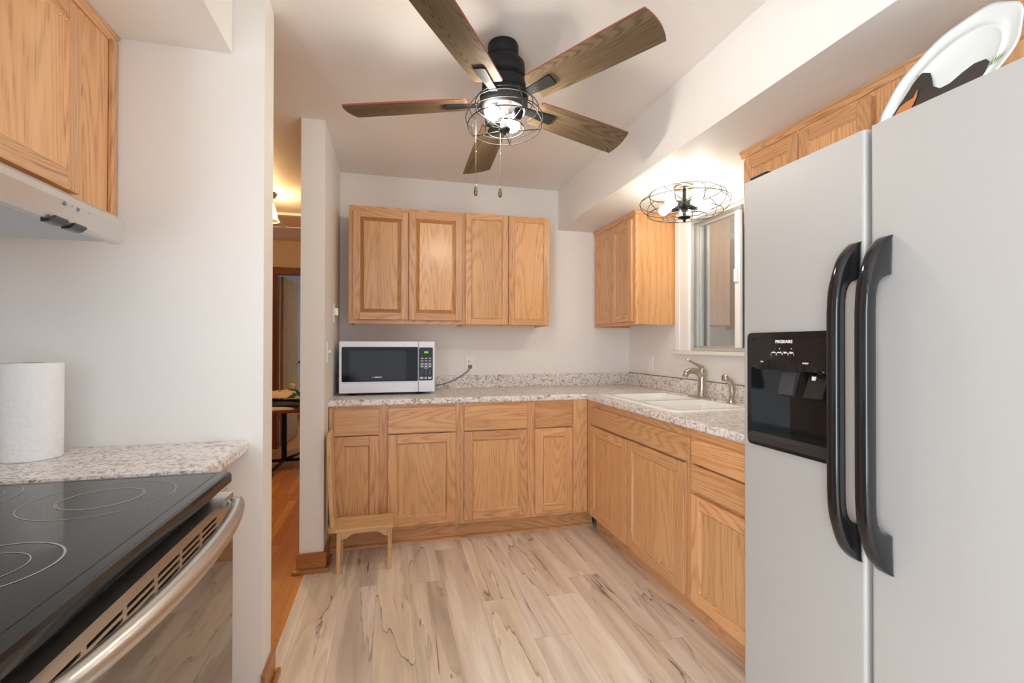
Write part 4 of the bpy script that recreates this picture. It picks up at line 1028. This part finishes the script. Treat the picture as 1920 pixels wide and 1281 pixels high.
# ------------------------------------------------------------------ ceiling fan
FC = Vector((0.449, 1.9037, 0)); TILT = -0.085
fan = thing('ceiling_fan', 'five-blade wood-look ceiling fan with black motor and cage light', 'ceiling fan', (FC.x, FC.y, ZC))
fan.rotation_euler = (math.atan(TILT), 0, 0)
def fobj(name, mb, parent=None, label=None): return obj(name, mb, parent or fan, label, world=False)
zb = 2.2364 - ZC
fobj('canopy', MB().lathe([(0.045, 0.004), (0.060, 0.0), (0.063, -0.008), (0.063, -0.046), (0.056, -0.056), (0.050, -0.060), (0.050, -0.072), (0, -0.072)], (0, 0, 0), BLACKS, 40))
mot = MB().lathe([(0.0, -0.070), (0.060, -0.070), (0.078, -0.078), (0.088, -0.092), (0.089, -0.140), (0.084, -0.148), (0.070, -0.152), (0.070, -0.160), (0.086, -0.163), (0.090, -0.175), (0.090, -0.205), (0.078, -0.218), (0.0, -0.218)], (0, 0, 0), BLACKS, 40)
fobj('motor_housing', mot)
BT = plain('blade_red_edge', srgb(150, 62, 56), 0.5)
BTOP = plain('blade_dark_back', srgb(70, 48, 40), 0.5)
def blade_outline():
    pts = [(0.150, -0.058), (0.158, -0.064), (0.30, -0.070), (0.50, -0.0755), (0.640, -0.0765)]
    for i in range(1, 8):
        t = i/8; w = -0.0765 + 0.146*t + 0.0
        pts.append((0.642 + 0.012*t + 0.012*math.sin(PI*t), w))
    pts += [(0.652, 0.0715), (0.50, 0.0705), (0.30, 0.066), (0.158, 0.060), (0.150, 0.054)]
    return pts
blade_me = None; blade_objs = []
pitch = -0.2236
for k in range(5):
    ang = 0.3632 - math.radians(2.6) + k*2*PI/5
    if k == 0:
        mb = MB(); ol = blade_outline(); n = len(ol)
        lo = [(x, y, -0.003) for x, y in ol]; hi = [(x, y, 0.003) for x, y in ol]
        mb.add(lo, [tuple(range(n))[::-1]], BLADE); mb.add(hi, [tuple(range(n))], BTOP)
        mb.add(lo+hi, [(i, (i+1) % n, n+(i+1) % n, n+i) for i in range(n)], BT)
        bo = fobj('blade', mb)
        ir = MB().prism([(0.075, -0.016), (0.15, -0.019), (0.235, -0.026), (0.243, -0.022), (0.243, 0.022), (0.235, 0.026), (0.15, 0.019), (0.075, 0.016)], 'z', -0.010, -0.0032, BLACKS, 0.001)
        io = fobj('blade_iron', ir, bo)
        base_b, base_i = bo, io
    else:
        bo = base_b.copy(); COL.objects.link(bo); bo.parent = fan
        io = base_i.copy(); COL.objects.link(io); io.parent = bo
    bo.location = (0, 0, zb); bo.rotation_mode = 'XYZ'
    bo.rotation_euler = (Matrix.Rotation(ang, 3, 'Z') @ Matrix.Rotation(pitch, 3, 'X')).to_euler('XYZ')
# light kit
lk = fobj('light_kit', MB().lathe([(0.0, -0.219), (0.094, -0.219), (0.099, -0.226), (0.099, -0.240), (0.094, -0.246), (0.060, -0.250), (0.0, -0.250)], (0, 0, 0), BLACKS, 40).lathe([(0.030, -0.250), (0.024, -0.258), (0.015, -0.275), (0.013, -0.33), (0.013, -0.358), (0, -0.358)], (0, 0, 0), plain('kit_pewter', c4(0.2, 0.2, 0.2), 0.35, 0.8), 28))
gl = MB().lathe([(0.096, -0.246), (0.096, -0.268), (0.086, -0.290), (0.082, -0.292), (0.092, -0.268), (0.092, -0.246)], (0, 0, 0), plain('kit_grey_band', c4(0.05, 0.05, 0.05), 0.6, 0.0, Specular_IOR_Level=0.3), 40)
fobj('grey_band', gl, lk, 'grey lower band of light kit')
cg = MB(); w = 0.0021
CZ_ = [(-0.250, 0.118), (-0.278, 0.140), (-0.320, 0.157), (-0.352, 0.150)]
for z_, r_ in CZ_: cg.ring((0, 0, z_), r_, w, CAGEB, 56)
cg.ring((0, 0, -0.362), 0.078, w, CAGEB, 40)
for i in range(5):
    a = math.radians(-77 + 72*i); cx_, sx2 = math.cos(a), math.sin(a)
    prof = [(0.096, -0.236), (0.118, -0.250), (0.140, -0.278), (0.155, -0.308), (0.157, -0.325), (0.150, -0.352), (0.120, -0.357), (0.078, -0.362), (0.02, -0.366)]
    cg.tube([(r_*cx_, r_*sx2, z_) for r_, z_ in prof], w, CAGEB, 6)
cgo = fobj('cage', cg, lk, 'black wire cage')
fobj('finial', MB().lathe([(0.0, -0.358), (0.022, -0.360), (0.026, -0.366), (0.018, -0.374), (0.006, -0.377), (0.006, -0.386), (0.0, -0.388)], (0, 0, 0), BLACKS, 20), lk)
def bulb(mb, c, d, r, mat, L=1.0):
    d = Vector(d).normalized(); mb.lathe([(0.0, -r*1.5*L), (0.012, -r*1.5*L), (0.013, -r*1.1*L), (r*0.75, -r*0.6), (r*0.98, -r*0.15), (r, r*0.1), (r*0.86, r*0.52), (r*0.5, r*0.87), (0, r)], Vector(c), mat, 18, d)
for (p0, d, on) in (((-0.052, 0.048, -0.315), (-0.06, -1.0, -0.10), True), ((0.042, -0.070, -0.322), (-0.05, 1.0, -0.12), True)):
    d = Vector(d).normalized(); s0 = Vector(p0)
    fobj('lamp_socket', MB().lathe([(0.0, 0), (0.019, 0), (0.022, 0.02), (0.020, 0.042), (0, 0.042)], s0, BLACKS, 18, d).tube([(0, 0, -0.315), tuple(s0 + d*0.012)], 0.009, BLACKS, 8), lk)
    b2 = MB(); bulb(b2, s0 + d*0.084, d, 0.031, BULBF, 0.85); fobj('bulb', b2, lk, 'lit bulb')
# pull chains
METAL = plain('chain_steel', c4(0.5, 0.48, 0.45), 0.3, 1.0); PULLW = plain('pull_bronze', c4(0.20, 0.14, 0.10), 0.3, 0.6)
inv = Matrix.Rotation(-math.atan(TILT), 3, 'X')
def loc(x, y, z): return inv @ Vector((x-FC.x, y-FC.y, z-ZC))
for (px, py, zt) in ((0.335, 1.90, 2.25), (0.436, 1.895, 2.24)):
    ch = MB().tube([loc(px, py, zt), loc(px, py, 1.897)], 0.0009, METAL, 6)
    for zz in (2.03,): ch.sphere(loc(px, py, zz), 0.0028, METAL, u=8, v=6)
    co = fobj('pull_chain', ch)
    fobj('pull_weight', MB().lathe([(0, 0), (0.0035, 0.002), (0.005, 0.012), (0.0085, 0.03), (0.0075, 0.040), (0.004, 0.046), (0, 0.047)], loc(px, py, 1.896), PULLW, 14, inv @ Vector((0, 0, -1))), co, 'dark bronze drop-shaped pull')

# ------------------------------------------------------------------ cage lamp over the sink
LC = Vector((1.628, 2.375, ZS))
sl = thing('ceiling_lamp', 'round wire-cage ceiling lamp over the sink', 'ceiling lamp', tuple(LC))
obj('canopy', MB().lathe([(0.060, 0.0), (0.062, -0.006), (0.062, -0.022), (0.054, -0.030), (0, -0.032)], LC, NICKEL, 32), sl)
obj('stem', MB().lathe([(0.010, -0.03), (0.010, -0.10), (0.018, -0.105), (0.026, -0.115), (0.026, -0.135), (0.012, -0.14), (0.010, -0.185), (0.034, -0.188), (0.034, -0.196), (0.012, -0.204), (0.007, -0.207), (0.007, -0.218), (0, -0.218)], LC, BLACKS, 24), sl)
cg = MB(); w = 0.0021
P2 = [(0.150, -0.048), (0.195, -0.055), (0.232, -0.078), (0.246, -0.105), (0.236, -0.140), (0.205, -0.170), (0.150, -0.185)]
for r_, z_ in (P2[1], P2[3], P2[5]): cg.ring(LC+Vector((0, 0, z_)), r_, w, CAGEG, 64)
cg.ring(LC+Vector((0, 0, -0.190)), 0.12, w, CAGEG, 48)
for i in range(10):
    a = 2*PI*i/10+0.15
    pr = [(0.190, -0.054)] + P2[1:] + [(0.11, -0.190)]
    pp = [LC+Vector((r_*math.cos(a), r_*math.sin(a), z_)) for r_, z_ in pr]
    if i % 2 == 0:
        pp += [LC+Vector((0.075*math.cos(a+0.35), 0.075*math.sin(a+0.35), -0.190)), LC+Vector((0.03*math.cos(a), 0.03*math.sin(a), -0.192))]
    cg.tube(pp, w, CAGEG, 6)
for i in range(4):
    a = PI/2*i+0.4; cg.tube([LC+Vector((0.01*math.cos(a), 0.01*math.sin(a), -0.095)), LC+Vector((0.195*math.cos(a), 0.195*math.sin(a), -0.055))], w, CAGEG, 6)
obj('cage', cg, sl, 'dark grey wire cage')
for i in range(5):
    a = math.radians(198 + 72*i); d = Vector((math.cos(a), math.sin(a), -0.05))
    obj('lamp_socket', MB().lathe([(0.0, 0), (0.018, 0), (0.022, 0.01), (0.022, 0.048), (0, 0.048)], LC+Vector((0, 0, -0.125))+d*0.024, BLACKS, 18, d), sl)
    b2 = MB(); bulb(b2, LC+Vector((0, 0, -0.125))+d*0.118, d, 0.032, BULBS, 0.9); obj('bulb', b2, sl, 'lit bulb')

# ------------------------------------------------------------------ hall: lamp, table and the things on it
HL = Vector((-0.975, 4.25, ZC))
hl = thing('hall_ceiling_lamp', 'small hall ceiling lamp with a frosted bell shade', 'ceiling lamp', tuple(HL))
obj('canopy', MB().lathe([(0.068, 0), (0.070, -0.01), (0.055, -0.035), (0.03, -0.045), (0.03, -0.075), (0, -0.075)], HL, plain('oil_bronze', c4(0.05, 0.035, 0.025), 0.4, 0.6), 28), hl)
t = NT('frosted_shade_glass')
tl = t.n('BsdfTranslucent', {0: c4(0.95, 0.9, 0.8)}); df = t.n('BsdfTransparent', {0: c4(0.9, 0.85, 0.75)})
mx = t.n('MixShader', {0: 0.55, 1: tl.outputs[0], 2: df.outputs[0]}); t.t.links.new(mx.outputs[0], t.out.inputs[0])
obj('shade', MB().lathe([(0.032, -0.07), (0.040, -0.085), (0.055, -0.12), (0.066, -0.17), (0.072, -0.205), (0.085, -0.225), (0.088, -0.230), (0.083, -0.226), (0.068, -0.203), (0.060, -0.16), (0.036, -0.09), (0.028, -0.076)], HL, t.m, 32), hl)
b2 = MB(); bulb(b2, HL+Vector((0, 0, -0.145)), (0, 0, -1), 0.027, BULBH, 1.0); obj('bulb', b2, hl)
TX, TY, TZ = -1.09, 5.28, 0.615
tb = thing('pedestal_table', 'low hall table with a brown top and black cross base', 'table', (TX, TY, 0))
obj('tabletop', MB().box(TX-0.50, TX+0.36, TY-0.40, TY+0.35, TZ-0.026, TZ, JAMBW, 0.004), tb)
obj('post', MB().box(TX+0.020, TX+0.065, TY-0.022, TY+0.022, 0.062, TZ-0.026, BLACKS, 0.003).box(TX-0.17, TX+0.17, TY-0.03, TY+0.03, TZ-0.050, TZ-0.0265, BLACKS, 0.003), tb)
for (ex, ey) in ((0.39, 0.02), (-0.30, -0.02), (-0.03, -0.42), (0.12, 0.42)):
    c0 = Vector((TX+0.0425, TY, 0.060)); e = Vector((TX+0.0425+ex, TY+ey, 0.052))
    lg = obj('foot', MB().tube([c0, e], [0.017, 0.013], BLACKS, 12), tb)
    obj('caster', MB().lathe([(0.022, -0.012), (0.026, -0.008), (0.026, 0.008), (0.022, 0.012)], (e.x, e.y, 0.026), BLACKM, 18, (1, 0, 0)), lg)
def lump(name, label, cat, x0, x1, y0, y1, z0, h, mat, seed, rough=0.3, tip=0.0):
    rnd = random.Random(seed); nx, ny = 14, 12; vs = []; fs = []
    ph = [rnd.uniform(0, 6.28) for _ in range(6)]
    for j in range(ny+1):
        for i in range(nx+1):
            u, v = i/nx, j/ny; e = (1-abs(2*u-1)**6)*(1-abs(2*v-1)**6)
            z = z0 + 0.002 + h*max(0, e)**0.6*(0.75 + 0.25*math.sin(5*u+ph[0])*math.cos(6*v+ph[1]) + rough*0.4*math.sin(13*u+7*v+ph[2])*math.sin(11*v-3*u+ph[3])) + tip*(u-0.5)
            vs.append((x0+(x1-x0)*u + 0.01*math.sin(9*v+ph[4]), y0+(y1-y0)*v + 0.01*math.sin(8*u+ph[5]), max(z, z0)))
    o0 = len(vs)
    for j in range(ny+1):
        for i in range(nx+1): q = vs[j*(nx+1)+i]; vs.append((q[0], q[1], z0))
    for j in range(ny):
        for i in range(nx):
            a = j*(nx+1)+i; fs.append((a, a+1, a+nx+2, a+nx+1)); b_ = o0+a; fs.append((b_, b_+nx+1, b_+nx+2, b_+1))
    def side(seq):
        for a, b_ in zip(seq[:-1], seq[1:]): fs.append((a, o0+a, o0+b_, b_))
    side([i for i in range(nx+1)]); side([j*(nx+1)+nx for j in range(ny+1)]); side([ny*(nx+1)+i for i in range(nx, -1, -1)]); side([j*(nx+1) for j in range(ny, -1, -1)])
    mb = MB(); mb.add(vs, fs, mat, True); return tag(obj(name, mb), label, cat)
def spotted(name, a, b_, thr, sc):
    t = NT(name); tc = t.n('TexCoord').outputs['Object']
    return t.bsdf(t.mix(t.ramp(t.noise(tc, sc, 1.0), [(thr-0.01, 0.0), (thr+0.01, 1.0)]), a, b_), 0.8)
TAN = spotted('leafy_print_cloth', srgb(222, 196, 156), srgb(40, 84, 46), 0.56, 9.0)
lump('paper_stack', 'loose pale papers under the black bag on the hall table', 'papers', TX-0.35, TX+0.20, TY-0.36, TY+0.02, TZ, 0.035, plain('pinkish_paper', srgb(206, 190, 184), 0.8), 3, 0.1)
lump('bag', 'flat black bag on the papers, hall table', 'bag', TX-0.38, TX+0.30, TY-0.31, TY-0.02, TZ+0.036, 0.055, plain('black_bag_cloth', srgb(36, 34, 34), 0.6), 5, 0.3)
lump('folded_cloth', 'tan cloth with green leaf print heaped on the black bag', 'cloth', TX-0.34, TX+0.22, TY-0.30, TY-0.03, TZ+0.108, 0.075, TAN, 9, 0.5)
vz = thing('vase', 'cream flared vase with a golden rim on the hall table', 'vase', (TX+0.095, TY+0.16, TZ))
CREAM = plain('cream_ceramic', srgb(226, 206, 170), 0.4)
obj('vase_body', MB().lathe([(0.0, 0), (0.027, 0), (0.028, 0.01), (0.023, 0.10), (0.025, 0.18), (0.034, 0.225), (0.030, 0.222), (0.020, 0.17), (0.018, 0.05), (0, 0.04)], (TX+0.095, TY+0.16, TZ), CREAM, 28), vz)
obj('vase_rim', MB().ring((TX+0.095, TY+0.16, TZ+0.226), 0.032, 0.005, plain('gold_rim', srgb(190, 150, 70), 0.4), 28), vz, 'golden rim')
